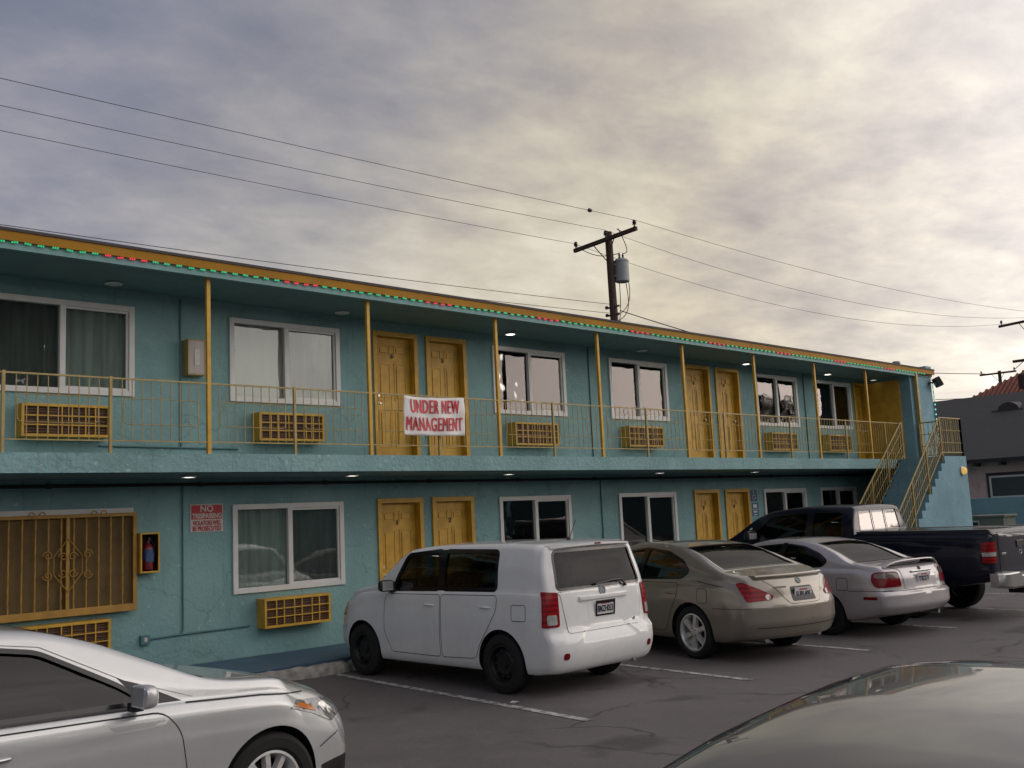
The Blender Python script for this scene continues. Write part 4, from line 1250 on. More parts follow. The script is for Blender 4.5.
def patch(S_, name, poly, proj, off, mat, parent, grid=.05, skirt=.01, dome=0.0, flat=False):
    poly = resample(poly, grid)
    xs = [p[0] for p in poly]; ys = [p[1] for p in poly]
    area = sum(poly[i-1][0]*poly[i][1]-poly[i][0]*poly[i-1][1] for i in range(len(poly)))
    if area < 0: poly = poly[::-1]
    def inside(x, y):
        c = False; j = len(poly)-1
        for i in range(len(poly)):
            xi, yi = poly[i]; xj, yj = poly[j]
            if (yi > y) != (yj > y) and x < (xj-xi)*(y-yi)/(yj-yi)+xi: c = not c
            j = i
        return c
    def edist(x, y): return min((Vector((x, y))-Vector(p)).length for p in poly)
    pts = [Vector(p) for p in poly]; nb = len(pts)
    gx = min(xs)+grid*.5
    while gx < max(xs):
        gy = min(ys)+grid*.5
        while gy < max(ys):
            if inside(gx, gy) and edist(gx, gy) > grid*.45: pts.append(Vector((gx, gy)))
            gy += grid
        gx += grid
    res = delaunay_2d_cdt(pts, [(i, (i+1) % nb) for i in range(nb)], [], 1, 1e-5)
    V, F = res[0], res[2]
    bm = bmesh.new(); vs = []; ns = []
    for p in V:
        loc, n = proj(S_, p.x, p.y)
        o_ = off
        if dome: o_ += dome*min(1, edist(p.x, p.y)/.06)
        vs.append(bm.verts.new(loc+n*o_)); ns.append(n)
    for f in F:
        try: bm.faces.new([vs[i] for i in f])
        except ValueError: pass
    # orient outwards
    bm.normal_update()
    s = sum(f.normal.dot(ns[f.verts[0].index if False else 0]) for f in bm.faces) if False else 0
    for f in bm.faces: s += f.normal.dot(ns[vs.index(f.verts[0])]) if len(bm.faces) < 40 else 0
    if s == 0:
        idx = {v: i for i, v in enumerate(vs)}
        s = sum(f.normal.dot(ns[idx[f.verts[0]]]) for f in bm.faces)
    if s < 0: bmesh.ops.reverse_faces(bm, faces=bm.faces[:])
    normals = list(ns)
    if skirt:
        be = [e for e in bm.edges if len(e.link_faces) == 1]
        idx = {v: i for i, v in enumerate(vs)}
        dup = {}
        for e in be:
            for v in e.verts:
                if v not in dup:
                    i = idx[v]; a = bm.verts.new(v.co); b = bm.verts.new(v.co-ns[i]*(off+skirt)); dup[v] = (a, b)
        for e in be:
            f = e.link_faces[0]
            lv = [l.vert for l in f.loops]; i = lv.index(e.verts[0])
            a, b = (e.verts[0], e.verts[1]) if lv[(i+1) % len(lv)] == e.verts[1] else (e.verts[1], e.verts[0])
            bm.faces.new((dup[b][0], dup[a][0], dup[a][1], dup[b][1]))
    bm.verts.index_update(); bm.normal_update()
    nn = []
    for i, v in enumerate(bm.verts): nn.append(normals[i] if i < len(normals) and not flat and not dome else v.normal.copy())
    me = bpy.data.meshes.new(name); bm.to_mesh(me); bm.free()
    me.materials.append(mat); me.shade_smooth()
    me.normals_split_custom_set_from_vertices([tuple(q) for q in nn])
    return link(bpy.data.objects.new(name, me), parent)

def ribbon(S_, name, line, proj, w, off, mat, parent, closed=False, bm_in=None):
    line = resample(line, .03, closed)
    n = len(line); bm = bm_in or bmesh.new(); rows = []
    for i in range(n):
        a = Vector(line[i-1] if closed or i else line[0]); b = Vector(line[(i+1) % n] if closed or i < n-1 else line[-1])
        t = (b-a).normalized(); nn = Vector((-t.y, t.x))*w/2; p = Vector(line[i])
        r = []
        for q in (p-nn, p, p+nn):
            loc, no = proj(S_, q.x, q.y); r.append(bm.verts.new(loc+no*off))
        rows.append(r)
    for i in range(n if closed else n-1):
        A_, B_ = rows[i], rows[(i+1) % n]
        for k in range(2): bm.faces.new((A_[k], A_[k+1], B_[k+1], B_[k]))
    if bm_in: return
    return obj(name, bm, mat, parent, 60)

def seams(S_, parent, lines, w=.007, off=.0035, mat=None):
    bm = bmesh.new()
    for line, proj, closed in lines: ribbon(S_, '', line, proj, w, off, None, None, closed, bm)
    return obj('panel_gaps', bm, mat or M['dark'], parent, 60)

def boolean_cut(o, cutter_bm, mats, keep=False):
    me = bpy.data.meshes.new('cut'); 
    if not keep: bmesh.ops.recalc_face_normals(cutter_bm, faces=cutter_bm.faces[:])
    cutter_bm.to_mesh(me); cutter_bm.free()
    for m in mats: me.materials.append(m)
    c = link(bpy.data.objects.new('cutter', me))
    md = o.modifiers.new('b', 'BOOLEAN'); md.operation = 'DIFFERENCE'; md.solver = 'MANIFOLD'; md.object = c
    bpy.context.view_layer.update()
    new = bpy.data.meshes.new_from_object(o.evaluated_get(bpy.context.evaluated_depsgraph_get()))
    o.modifiers.clear(); old = o.data; o.data = new; bpy.data.meshes.remove(old); bpy.data.objects.remove(c)

def prism(bm, poly, axis, lo, hi, mi=1):
    def P(a, b, h): return {'y': (a, h, b), 'z': (a, b, h), 'x': (h, a, b)}[axis]
    A = [bm.verts.new(P(a, b, lo)) for a, b in poly]; Bv = [bm.verts.new(P(a, b, hi)) for a, b in poly]
    fs = [bm.faces.new(A), bm.faces.new(Bv[::-1])]
    n = len(poly)
    for k in range(n): fs.append(bm.faces.new((A[k], Bv[k], Bv[(k+1) % n], A[(k+1) % n])))
    for f in fs: f.material_index = mi

def wheel(parent, x, y, rad, rim_r, style, side, wd=.21):
    """wheel > tyre, rim; the hub is the wheel part itself"""
    Mr = Matrix.Translation((x, y, rad)) @ Matrix.Rotation(R(-90*side), 4, 'X')   # local +Z points outwards
    bm = bmesh.new()
    lathe(bm, [(.15, -.02), (.15, .0), (.07, .01), (.07, .035), (.0, .036)], 24, Mr)
    w = obj('wheel', bm, M['steelwheel'], parent, 40)
    h = wd/2
    bm = bmesh.new()
    prof = [(rim_r-.004, -h*.8), (rim_r+.02, -h), (rad-.035, -h*1.02), (rad-.010, -h*.86), (rad, -h*.6)]
    for k in range(5):
        z = -h*.5+h*k*.25; prof += [(rad, z-.008), (rad-.006, z-.006), (rad-.006, z+.006), (rad, z+.008)]
    prof += [(rad, h*.6), (rad-.010, h*.86), (rad-.035, h*1.02), (rim_r+.02, h), (rim_r-.004, h*.8)]
    lathe(bm, prof, 48, Mr, closed=True)
    obj('tyre', bm, M['rubber'], w, 35)
    bm = bmesh.new()
    rm = M['alloy'] if style != 'steel' else M['steelwheel']
    lathe(bm, [(rim_r, -h*.8), (rim_r, h*.84), (rim_r-.016, h*.86), (rim_r-.024, h*.62), (rim_r-.035, h*.3), (rim_r-.04, -h*.8)], 48, Mr, closed=True)
    if style == 'steel':
        lathe(bm, [(rim_r-.036, h*.15), (rim_r*.78, h*.32), (rim_r*.55, h*.55), (rim_r*.35, h*.45), (.05, h*.5), (.045, h*.7), (0, h*.72)], 36, Mr)
        for k in range(10):
            a = k*2*PI/10; lathe(bm, [(.022, .0), (.022, .004), (.0, .005)], 10, Mr @ Matrix.Translation((rim_r*.68*math.cos(a), rim_r*.68*math.sin(a), h*.43)), mi=1)
    else:
        ns = int(style)
        for k in range(ns):
            Ms = Mr @ Matrix.Rotation(2*PI*k/ns+.35, 4, 'Z')
            w0, w1 = (.036, .028) if ns <= 6 else (.022, .016)
            r0, r1 = .04, rim_r-.022
            vs = []
            for (r, ww, zt, zb) in ((r0, w0*1.15, h*.66, h*.2), (r0+(r1-r0)*.45, w0*.95, h*.72, h*.3), (r1, w1*1.5, h*.66, h*.25)):
                vs.append([bm.verts.new(Ms @ Vector(p)) for p in ((r, -ww, zb), (r, -ww*.75, zt), (r, ww*.75, zt), (r, ww, zb))])
            for A_, B_ in zip(vs, vs[1:]):
                for q in range(4): bm.faces.new((A_[q], A_[(q+1) % 4], B_[(q+1) % 4], B_[q]))
            bm.faces.new(vs[0]); bm.faces.new(vs[-1][::-1])
        lathe(bm, [(.075, h*.2), (.075, h*.62), (.06, h*.74), (.03, h*.78), (0, h*.78)], 24, Mr)
        for k in range(5):
            a = k*2*PI/5; lathe(bm, [(.009, 0), (.009, h*.1), (0, h*.11)], 8, Mr @ Matrix.Translation((.052*math.cos(a), .052*math.sin(a), h*.70)), mi=1)
    obj('rim', bm, [rm, M['dark']], w, 35)
    return w

def plate(parent, S_, y, z, txt, tilt=0, frame=True, w=.305, h=.155, off=.012, small=None):
    loc, n = P_rear()(S_, y, z)
    loc = loc+Vector((-off, 0, 0))
    Mp = Matrix.Translation(loc) @ Matrix.Rotation(R(-90), 4, 'Z') @ Matrix.Rotation(R(90-tilt), 4, 'X')   # text plane facing -X
    bm = bmesh.new(); box(bm, -w/2, w/2, -h/2, h/2, -.004, .0, 0, Mp)
    p = obj('licence_plate', bm, M['plate'], parent)
    if frame:
        bm = bmesh.new(); k = .012
        for (a, b, c, d) in ((-w/2-k*.6, -w/2+k, -h/2-k*.6, h/2+k*.6), (w/2-k, w/2+k*.6, -h/2-k*.6, h/2+k*.6), (-w/2+k, w/2-k, -h/2-k*.6, -h/2+k), (-w/2+k, w/2-k, h/2-k*2.2, h/2+k*.6)):
            box(bm, a, b, c, d, -.003, .007, .002, Mp)
        obj('plate_frame', bm, M['gloss_black'], p)
    me = text_mesh(txt, .098, .0012, .62, bold=.003)
    xs_ = [v.co.x for v in me.vertices]; k = .255/(max(xs_)-min(xs_))
    me.transform(Mp @ Matrix.Translation((0, -.012, .0015)) @ Matrix.Diagonal((k, 1, 1, 1)))
    me.materials.append(M['plate_ink']); link(bpy.data.objects.new('plate_number', me), p)
    bm = bmesh.new(); box(bm, -.07, .07, .042, .058, .0, .0015, 0, Mp); obj('plate_heading', bm, M['red_ink'], p)
    return p

def emblem(parent, S_, y, z, r, mat, proj=None):
    loc, n = (proj or P_rear())(S_, y, z)
    q = n.to_track_quat('Z', 'Y').to_matrix().to_4x4()
    Mp = Matrix.Translation(loc+n*.002) @ q
    bm = bmesh.new(); lathe(bm, [(r, 0), (r, .008), (r*.84, .010), (r*.80, .004)], 28, Mp)
    box(bm, -r*.8, r*.8, -r*.16, r*.16, .001, .008, 0, Mp)
    obj('emblem', bm, mat, parent, 40)

def mirror(parent, x, y, z, s, mat, sc=1.0):
    bm = bmesh.new(); bmesh.ops.create_uvsphere(bm, u_segments=20, v_segments=14, radius=1)
    for v in bm.verts:
        c = v.co; c.x = math.copysign(abs(c.x)**.7, c.x)*.075; c.y = math.copysign(abs(c.y)**.6, c.y)*.115; c.z = math.copysign(abs(c.z)**.6, c.z)*.075
        if c.x < -.02: c.x = -.02+(c.x+.02)*.25
        c.x -= abs(c.y)*.1
        v.co = Vector((x, y+s*.10, z+.02))+c*sc
    m = obj('mirror', bm, mat, parent, 50)
    bm = bmesh.new(); box(bm, x-.03, x+.04, min(y-s*.04, y+s*.03), max(y-s*.04, y+s*.03), z-.07, z-.02, .008); obj('mirror_arm', bm, M['black'], m)
    bm = bmesh.new(); box(bm, x-.045*sc, x-.034*sc, y+s*.10-.085*sc, y+s*.10+.085*sc, z-.035, z+.075, .008); obj('mirror_glass', bm, M['mirror'], m)

def handle(parent, S_, x, z, s, mat, w=.17):
    loc, n = P_side(s)(S_, x, z)
    bm = bmesh.new()
    pts = [loc+Vector((t*w, s*(.006+.026*math.sin(PI*(t+.5))), .004*math.sin(PI*(t+.5)))) for t in [k/10-.5 for k in range(11)]]
    tube(bm, pts, .011, 8)
    for v in bm.verts: pass
    obj('handle', bm, mat, parent, 50)
    bm = bmesh.new(); M4 = Matrix.Translation(loc+n*.002) @ n.to_track_quat('Z', 'Y').to_matrix().to_4x4() @ Matrix.Diagonal((1.3, .8, 1, 1))
    lathe(bm, [(.034, 0), (.030, .002), (0, -.0)], 18, M4); obj('handle_cup', bm, mat, parent, 60)

def build_car(name, label, cat, loc, heading, c, pm, gap=None):
    t = empty(name, loc, heading); tag(t, label, cat)
    bm = loft(c); S_ = Surf(bm)
    me = bpy.data.meshes.new('body'); bm.to_mesh(me); bm.free()
    for m in (pm, M['black']): me.materials.append(m)
    body = link(bpy.data.objects.new('body', me))
    # wheel wells
    bm = bmesh.new()
    for x in (0, c['wb']):
        for s in (-1, 1):
            Mr = Matrix.Translation((x, s*(c['hw']-.33), c['rad'])) @ Matrix.Rotation(R(-90*s), 4, 'X')
            lathe(bm, [(c['arch'], 0), (c['arch'], .55)], 48, Mr, mi=1)
    boolean_cut(body, bm, (pm, M['black']))
    # cabin
    x0, x1 = c['cabin']
    bm = loft(c, x0, x1, .045, 1)
    boolean_cut(body, bm, (pm, M['cabin']), True)
    bm = bmesh.new()
    for poly in c['side_glass']: prism(bm, rpoly(poly, .05), 'y', -2, 2)
    boolean_cut(body, bm, (pm, M['black']))
    for axis, poly, lo, hi in c['end_glass']:
        bm = bmesh.new(); prism(bm, rpoly(poly, .05), axis, lo, hi)
        boolean_cut(body, bm, (pm, M['black']))
    for axis, poly, lo, hi in c.get('cuts', []):
        bm = bmesh.new(); prism(bm, poly, axis, lo, hi); boolean_cut(body, bm, (pm, M['black']))
    body.parent = t
    me = body.data; me.shade_smooth()
    # take shading normals from the uncut surface where the faces still lie on it
    ln = [Vector()]*len(me.loops)
    ln = [None]*len(me.loops)
    cache = {}
    for p in me.polygons:
        on = p.material_index == 0
        for li in p.loop_indices:
            vi = me.loops[li].vertex_index
            if on:
                if vi not in cache:
                    l_, n_, i_, d_ = S_.bvh.find_nearest(me.vertices[vi].co); cache[vi] = (S_.smooth(l_, i_), d_)
                n_, d_ = cache[vi]
                ln[li] = n_ if d_ < 2e-3 and n_.dot(p.normal) > .3 else p.normal.copy()
            else: ln[li] = p.normal.copy()
    me.normals_split_custom_set([tuple(v) for v in ln])
    # glazing
    gl = c['glassmat']
    trim_bm = bmesh.new()
    for poly in c['side_glass']:
        for s in (-1, 1):
            pp = rpoly(poly, .05)
            patch(S_, 'side_window', pp, P_side(s), -.012, gl[0], t, .09, 0)
            ribbon(S_, '', pp, P_side(s), c.get('trimw', .028), .0022, None, None, True, trim_bm)
    for k, (axis, poly, lo, hi) in enumerate(c['end_glass']):
        pj = P_top() if axis == 'z' else (P_rear() if lo < 0 else P_front())
        pp = rpoly(poly, .05)
        patch(S_, 'windshield' if k == 0 and axis == 'z' else 'rear_window', pp, pj, -.010, gl[1], t, .08, 0)
        ribbon(S_, '', pp, pj, .03, .0022, None, None, True, trim_bm)
    obj('window_trim', trim_bm, M['gloss_black'], t, 60)
    # cabin furniture
    seat0 = None
    for x in c['seats']:
        for y in (-.37, .37):
            if seat0 is None:
                bm = bmesh.new()
                box(bm, -.06, .08, -.24, .24, .55, .98*c.get('seath', 1.0), .05, Matrix.Translation((0, 0, .5)) @ Matrix.Rotation(R(-12), 4, 'Y') @ Matrix.Translation((0, 0, -.5)))
                box(bm, -.12, -.02, -.12, .12, c.get('head', 1.05)-.04, c.get('head', 1.05)+.19, .03)
                box(bm, 0, .5, -.25, .25, .38, .6, .04)
                seat0 = q_ = obj('seat', bm, M['seat'], t, 50)
            else:
                q_ = seat0.copy(); COL.objects.link(q_)
            q_.location = (x, y, 0)
    bm = bmesh.new(); dx = c['dash']; box(bm, dx, dx+.35, -.68, .68, .6, c.get('dashz', .98), .05)
    obj('dashboard', bm, M['cabin'], t, 50)
    bm = bmesh.new()
    lathe(bm, [(.19, -.012), (.19, .012), (.165, .012), (.165, -.012)], 24, Matrix.Translation((dx-.12, .37, .93)) @ Matrix.Rotation(R(65), 4, 'Y'), closed=True)
    obj('steering_wheel', bm, M['black'], t, 50)
    for x in (0, c['wb']):
        for s in (-1, 1): wheel(t, x, s*(c['track']/2), c['rad'], c['rim'], c['wheel'], s, c.get('tw', .21))
    # underbody parts in the shadow
    bm = bmesh.new(); box(bm, -.06, .06, -.6, .6, c['rad']-.06, c['rad']+.04); box(bm, .25, c['wb']+.3, -.40, .40, .25 if c['rad'] < .36 else .36, .27 if c['rad'] < .36 else .46)
    obj('axle', bm, M['dark'], t)
    return t, S_
def mirrored(poly): return [(-a, b) for a, b in poly][::-1]
# paints
M['p_white'] = paint('white_car_paint', (.80, .80, .785), 0, .4, dirt=.10)
M['p_taupe'] = paint('taupe_metallic_paint', (.30, .268, .222), .55, .38, flake=.05, dirt=.2)
M['p_lilac'] = paint('pale_lilac_metallic_paint', (.50, .47, .475), .40, .38, flake=.05, dirt=.2)
M['p_navy'] = paint('navy_truck_paint', (.006, .008, .020), 0, .35, coat=.55, dirt=.05)
M['p_silver'] = paint('silver_metallic_paint', (.57, .575, .575), .5, .34, flake=.04, dirt=.1)
M['p_dark'] = paint('near_black_paint', (.010, .013, .026), 0, .25, coat=.62, dirt=.02)

# ---- white boxy wagon
xb = dict(
 top=[(-.80, 1.595), (-.55, 1.622), (.2, 1.645), (1.1, 1.64), (1.66, 1.60), (1.90, 1.50), (2.32, 1.17), (2.46, 1.125), (3.0, 1.05), (3.28, .95), (3.43, .78)],
 belt=[(-.80, 1.09), (0, 1.10), (1.5, 1.075), (2.4, 1.06), (3.0, .97), (3.28, .86), (3.43, .68)],
 w=[(-.80, .865), (-.4, .88), (1.5, .88), (2.7, .875), (3.15, .85), (3.43, .76)],
 bot=[(-.80, .25), (-.45, .22), (.2, .215), (2.4, .215), (3.1, .24), (3.43, .27)],
 hw=.88, tum=.20, k=.93, side=.012, crease=(.42, .72), shoulder=.03,
 rlean=[(.22, .06), (.34, -.02), (.50, -.06), (.62, -.05), (.66, .0), (.8, .015), (1.08, .04), (1.5, .15), (1.64, .17)], rplan=.10, rfade=.40, rpow=6,
 flean=[(.25, .06), (.45, .0), (.7, .02), (1.0, .1)], fplan=.30, ffade=.9,
 wb=2.60, rad=.325, rim=.205, arch=.375, track=1.54, wheel='steel', tw=.20,
 cabin=(-.50, 2.15), seats=(.25, 1.28), dash=2.0, head=1.10, dashz=1.04,
 side_glass=[[(1.07, 1.115), (1.92, 1.10), (1.91, 1.18), (1.72, 1.51), (1.07, 1.56)], [(.07, 1.125), (.99, 1.115), (.99, 1.555), (.08, 1.545)]],
 end_glass=[('z', [(1.80, -.60), (2.28, -.70), (2.28, .70), (1.80, .60)], 1.2, 3), ('x', [(-.69, 1.125), (.69, 1.125), (.635, 1.53), (-.635, 1.53)], -3, -.45)],
 glassmat=(M['carglass'], M['carglass_tail']), trimw=.05)
car, SF = build_car('parked_car', 'white boxy hatchback wagon with black wheels parked nose to the walkway', 'car', (8.47, 8.55, GZ), R(91.2), xb, M['p_white'])
pw = M['p_white']
gaps = []
dpoly = {'f': [(1.045, .34), (1.02, 1.055), (2.06, 1.045), (2.10, .95), (2.12, .60), (1.98, .345)], 'r': [(.42, .36), (1.015, .34), (1.00, 1.055), (.03, 1.065), (.05, .90), (.18, .72), (.34, .52)]}
for s in (-1, 1):
    for k in ('f', 'r'):
        pp = rpoly(dpoly[k], .05)
        d = patch(SF, 'door', pp, P_side(s), .003, pw, car, .07, .004)
        gaps.append((pp, P_side(s), True))
        handle(d, SF, 1.22 if k == 'f' else .22, .93, s, pw)
    # black pillar between the side windows
    patch(SF, 'pillar_trim', [(.98, 1.10), (1.08, 1.10), (1.08, 1.57), (.98, 1.57)], P_side(s), .0026, M['gloss_black'], car, .06, 0)
    patch(SF, 'pillar_trim', [(1.90, 1.09), (2.06, 1.075), (1.96, 1.20), (1.90, 1.17)], P_side(s), .0026, M['gloss_black'], car, .06, 0)
    mirror(car, 1.93, s*.87, 1.13, s, M['black'], .95)
    # rear lamp wraps the corner
    tl = patch(SF, 'tail_light', rpoly([(-.09, .745), (.10, .74), (.085, 1.115), (-.09, 1.10)], .025), P_diag(s, 30, -.74, .80), .012, M['red_lens'], car, .035, .02)
    patch(SF, 'reverse_lens', rpoly([(-.06, .765), (.05, .765), (.05, .87), (-.06, .87)], .02), P_diag(s, 30, -.74, .80), .0145, M['clear_lens'], tl, .03, .01)
    patch(SF, 'reflector', rpoly([(.69-.04, .40), (.69+.035, .40), (.69+.035, .47), (.69-.04, .47)] if s > 0 else [(-.69-.035, .40), (-.69+.04, .40), (-.69+.04, .47), (-.69-.035, .47)], .035), P_rear(), .006, M['dark_red_lens'], car, .03, .01)
    patch(SF, 'headlight', rpoly([(-.16, .72), (.16, .74), (.17, .93), (-.13, .90)], .05), P_diag(s, 45, 3.10, .70, False), .008, M['clear_lens'], car, .04, .012)
fuel = rpoly([(-.42, .80), (-.20, .80), (-.20, .97), (-.42, .97)], .03); patch(SF, 'fuel_door', fuel, P_side(1), .003, pw, car, .06, .004); gaps.append((fuel, P_side(1), True))
hatch = rpoly([(-.60, .665), (.60, .665), (.66, 1.07), (.70, 1.10), (-.70, 1.10), (-.66, 1.07)], .03)
ht = patch(SF, 'hatch_panel', hatch, P_rear(), .004, pw, car, .06, .005); gaps.append((hatch, P_rear(), True))
seams(SF, car, gaps)
# plate recess: lipped ledge over the number plate
bm = bmesh.new()
for (a, b_, z0, z1) in ((-.40, .40, .985, 1.035),):
    l0, _ = P_rear()(SF, 0, 1.0)
    box(bm, l0.x-.03, l0.x+.02, a, b_, z0, z1, .012)
obj('hatch_grip', bm, pw, ht, 50)
l0, _ = P_rear()(SF, 0, .88)
patch(SF, 'plate_recess', rpoly([(-.27, .78), (.27, .78), (.27, .975), (-.27, .975)], .03), P_rear(), .006, pw, ht, .06, .006)
plate(car, SF, 0, .885, '8MZH053', tilt=-6, off=.022)
emblem(ht, SF, 0, 1.075, .055, M['xfmr'])
l0, _ = P_rear()(SF, -.48, .72)
text('badge', 'xB', .05, Matrix.Translation(l0+Vector((-.007, 0, 0))) @ Matrix.Rotation(R(-90), 4, 'Z') @ Matrix.Rotation(R(90), 4, 'X'), M['satin'], ht, extrude=.002)
# wiper, spoiler lip, aerial
bm = bmesh.new()
pts = []
for y, z in ((-.37, 1.118), (-.33, 1.165), (-.15, 1.165), (.12, 1.142)):
    l0, n0 = P_rear()(SF, y, z); pts.append(l0+n0*.03)
tube(bm, pts, .011, 6)
l0, n0 = P_rear()(SF, -.38, 1.10); tube(bm, [l0, l0+n0*.035, pts[0]], .016, 8)
obj('wiper', bm, M['black'], car, 50)
bm = bmesh.new()
rows = []
for i in range(21):
    y = -.66+1.32*i/20; l0, n0 = P_top()(SF, -.52, y); zz = l0.z
    bow = .10*(abs(y)/.66)**3
    rows.append([bm.verts.new(p) for p in ((-.50+bow*.3, y, zz+.004), (-.66+bow, y, zz-.006), (-.735+bow, y, zz-.018), (-.735+bow, y, zz-.040), (-.64+bow, y, zz-.055), (-.50+bow*.3, y, zz-.03))])
for A_, B_ in zip(rows, rows[1:]):
    for k in range(6): bm.faces.new((A_[k], A_[(k+1) % 6], B_[(k+1) % 6], B_[k]))
bm.faces.new(rows[0]); bm.faces.new(rows[-1][::-1])
sp_ = obj('spoiler', bm, pw, car, 40)
bm = bmesh.new(); box(bm, -.742, -.734, -.05, .05, 1.585, 1.602, .002); obj('brake_lamp', bm, M['dark_red_lens'], sp_)
bm = bmesh.new(); tube(bm, [(-.30, 0, 1.63), (-.42, 0, 1.86)], .004, 6); lathe(bm, [(.03, 0), (.02, .03), (0, .035)], 12, Matrix.Translation((-.30, 0, 1.635))); obj('aerial', bm, M['black'], car, 50)
bm = bmesh.new(); tube(bm, [(-.78, -.48, .27), (-.45, -.48, .27)], .03, 12); obj('exhaust_pipe', bm, M['satin'], car, 50)

# ---- taupe sedan
mx = dict(
 top=[(-1.13, .90), (-1.09, .99), (-1.0, 1.04), (-.75, 1.075), (-.50, 1.11), (-.34, 1.16), (.05, 1.32), (.42, 1.425), (.95, 1.478), (1.35, 1.475), (1.7, 1.41), (2.0, 1.29), (2.52, 1.05), (2.75, 1.00), (3.3, .92), (3.62, .80), (3.78, .60)],
 belt=[(-1.13, .84), (-1.0, .95), (-.6, 1.0), (0, 1.005), (1.0, .98), (2.4, .945), (3.1, .87), (3.6, .72), (3.78, .52)],
 w=[(-1.13, .82), (-.8, .885), (-.2, .91), (1.5, .905), (2.8, .91), (3.3, .88), (3.78, .72)],
 bot=[(-1.13, .29), (-.8, .24), (-.3, .22), (.5, .22), (2.4, .22), (3.3, .21), (3.78, .24)],
 hw=.91, tum=.50, k=.92, side=.02, crease=(.40, .70), shoulder=.06,
 rlean=[(.22, .10), (.36, .02), (.50, -.03), (.66, -.03), (.80, .03), (.98, .07), (1.06, .09)], rplan=.34, rfade=.75, rpow=2.6,
 flean=[(.2, .06), (.45, 0), (.7, .04), (1.0, .2)], fplan=.42, ffade=1.1,
 wb=2.825, rad=.335, rim=.240, arch=.385, track=1.58, wheel='6', tw=.215,
 cabin=(-.25, 2.35), seats=(.40, 1.35), dash=1.95, head=1.02, seath=.97, dashz=.96,
 side_glass=[[(1.12, 1.0), (2.16, .985), (1.98, 1.12), (1.58, 1.335), (1.12, 1.392)], [(.20, 1.02), (1.05, 1.0), (1.05, 1.39), (.60, 1.345), (.26, 1.235), (.07, 1.11)]],
 end_glass=[('z', [(1.66, -.50), (2.48, -.68), (2.48, .68), (1.66, .50)], 1.02, 3), ('z', [(-.42, -.66), (.36, -.54), (.36, .54), (-.42, .66)], 1.10, 3)],
 glassmat=(M['carglass'], M['carglass_tail']), trimw=.03)
car, SF = build_car('parked_car', 'taupe metallic sedan with six spoke alloy wheels parked right of the white wagon', 'car', (11.60, 8.15, GZ), R(80.0), mx, M['p_taupe'])
pm_ = M['p_taupe']; gaps = []
dpoly = {'f': [(1.10, .33), (1.10, .955), (2.28, .92), (2.32, .70), (2.22, .33)], 'r': [(.50, .33), (1.075, .33), (1.075, .955), (.20, .96), (.24, .80), (.38, .58)]}
for s in (-1, 1):
    for k in ('f', 'r'):
        pp = rpoly(dpoly[k], .06); d = patch(SF, 'door', pp, P_side(s), .003, pm_, car, .07, .004); gaps.append((pp, P_side(s), True))
        handle(d, SF, 1.36 if k == 'f' else .36, .83, s, pm_)
    patch(SF, 'pillar_trim', [(1.04, .995), (1.13, .995), (1.13, 1.405), (1.04, 1.405)], P_side(s), .0026, M['gloss_black'], car, .05, 0)
    mirror(car, 1.98, s*.88, 1.02, s, pm_)
    tl = patch(SF, 'tail_light', rpoly([(-.30, .765), (.01, .745), (.14, .97), (.05, .98), (-.17, .885), (-.31, .81)][::1] if True else [], .03), P_diag(s, 48, -.93, .80), .009, M['red_lens'], car, .035, .015)
    loc_, n_ = P_diag(s, 48, -.93, .80)(SF, -.245, .795)
    bm = bmesh.new(); lathe(bm, [(.036, -.01), (.036, .012), (0, .016)], 18, Matrix.Translation(loc_) @ n_.to_track_quat('Z', 'Y').to_matrix().to_4x4()); obj('reverse_lens', bm, M['clear_lens'], tl, 50)
    patch(SF, 'headlight', rpoly([(-.2, .58), (.2, .66), (.2, .80), (-.2, .74)], .04), P_diag(s, 45, 3.35, .68, False), .006, M['clear_lens'], car, .04, .012)
fuel = rpoly([(-.33, .72), (-.15, .72), (-.15, .90), (-.33, .90)], .04); patch(SF, 'fuel_door', fuel, P_side(1), .003, pm_, car, .06, .004); gaps.append((fuel, P_side(1), True))
lid = rpoly([(-.26, .70), (.26, .70), (.42, .92), (.54, 1.0), (-.54, 1.0), (-.42, .92)], .05); lidp = patch(SF, 'boot_lid', lid, P_rear(), .004, pm_, car, .05, .005); gaps.append((lid, P_rear(), True))
gaps.append(([(-.60, .93), (-.12, .99)], P_side(1), False))
gaps.append(([(-.80, .63), (-.55, .66), (.55, .66), (.80, .63)], P_rear(), False)) if False else None
gaps.append(([(-.95, .665), (-.42, .66)], P_side(1), False))
gaps.append(([(-.70, .43), (.70, .43)], P_rear(), False))
seams(SF, car, gaps)
# lip spoiler along the boot edge
bm = bmesh.new(); rows = []
for i in range(21):
    y = -.60+1.2*i/20; l0, n0 = P_top()(SF, -.88+.10*(abs(y)/.6)**2, y)
    rows.append([bm.verts.new(l0+Vector(p)) for p in ((.10, 0, -.004), (-.02, 0, .006), (-.105, 0, .010), (-.120, 0, -.006), (-.09, 0, -.03))])
for A_, B_ in zip(rows, rows[1:]):
    for k in range(5): bm.faces.new((A_[k], A_[(k+1) % 5], B_[(k+1) % 5], B_[k]))
bm.faces.new(rows[0]); bm.faces.new(rows[-1][::-1]); obj('spoiler', bm, pm_, car, 40)
patch(SF, 'plate_recess', rpoly([(-.21, .725), (.21, .725), (.19, .90), (-.19, .90)], .03), P_rear(), .0055, M['black'], lidp, .05, .004)
plate(car, SF, 0, .81, '5UBL405', tilt=-8, frame=False, off=.014)
emblem(lidp, SF, 0, .965, .042, M['xfmr'])
l0, n0 = P_rear()(SF, .34, .90)
bm = bmesh.new(); 
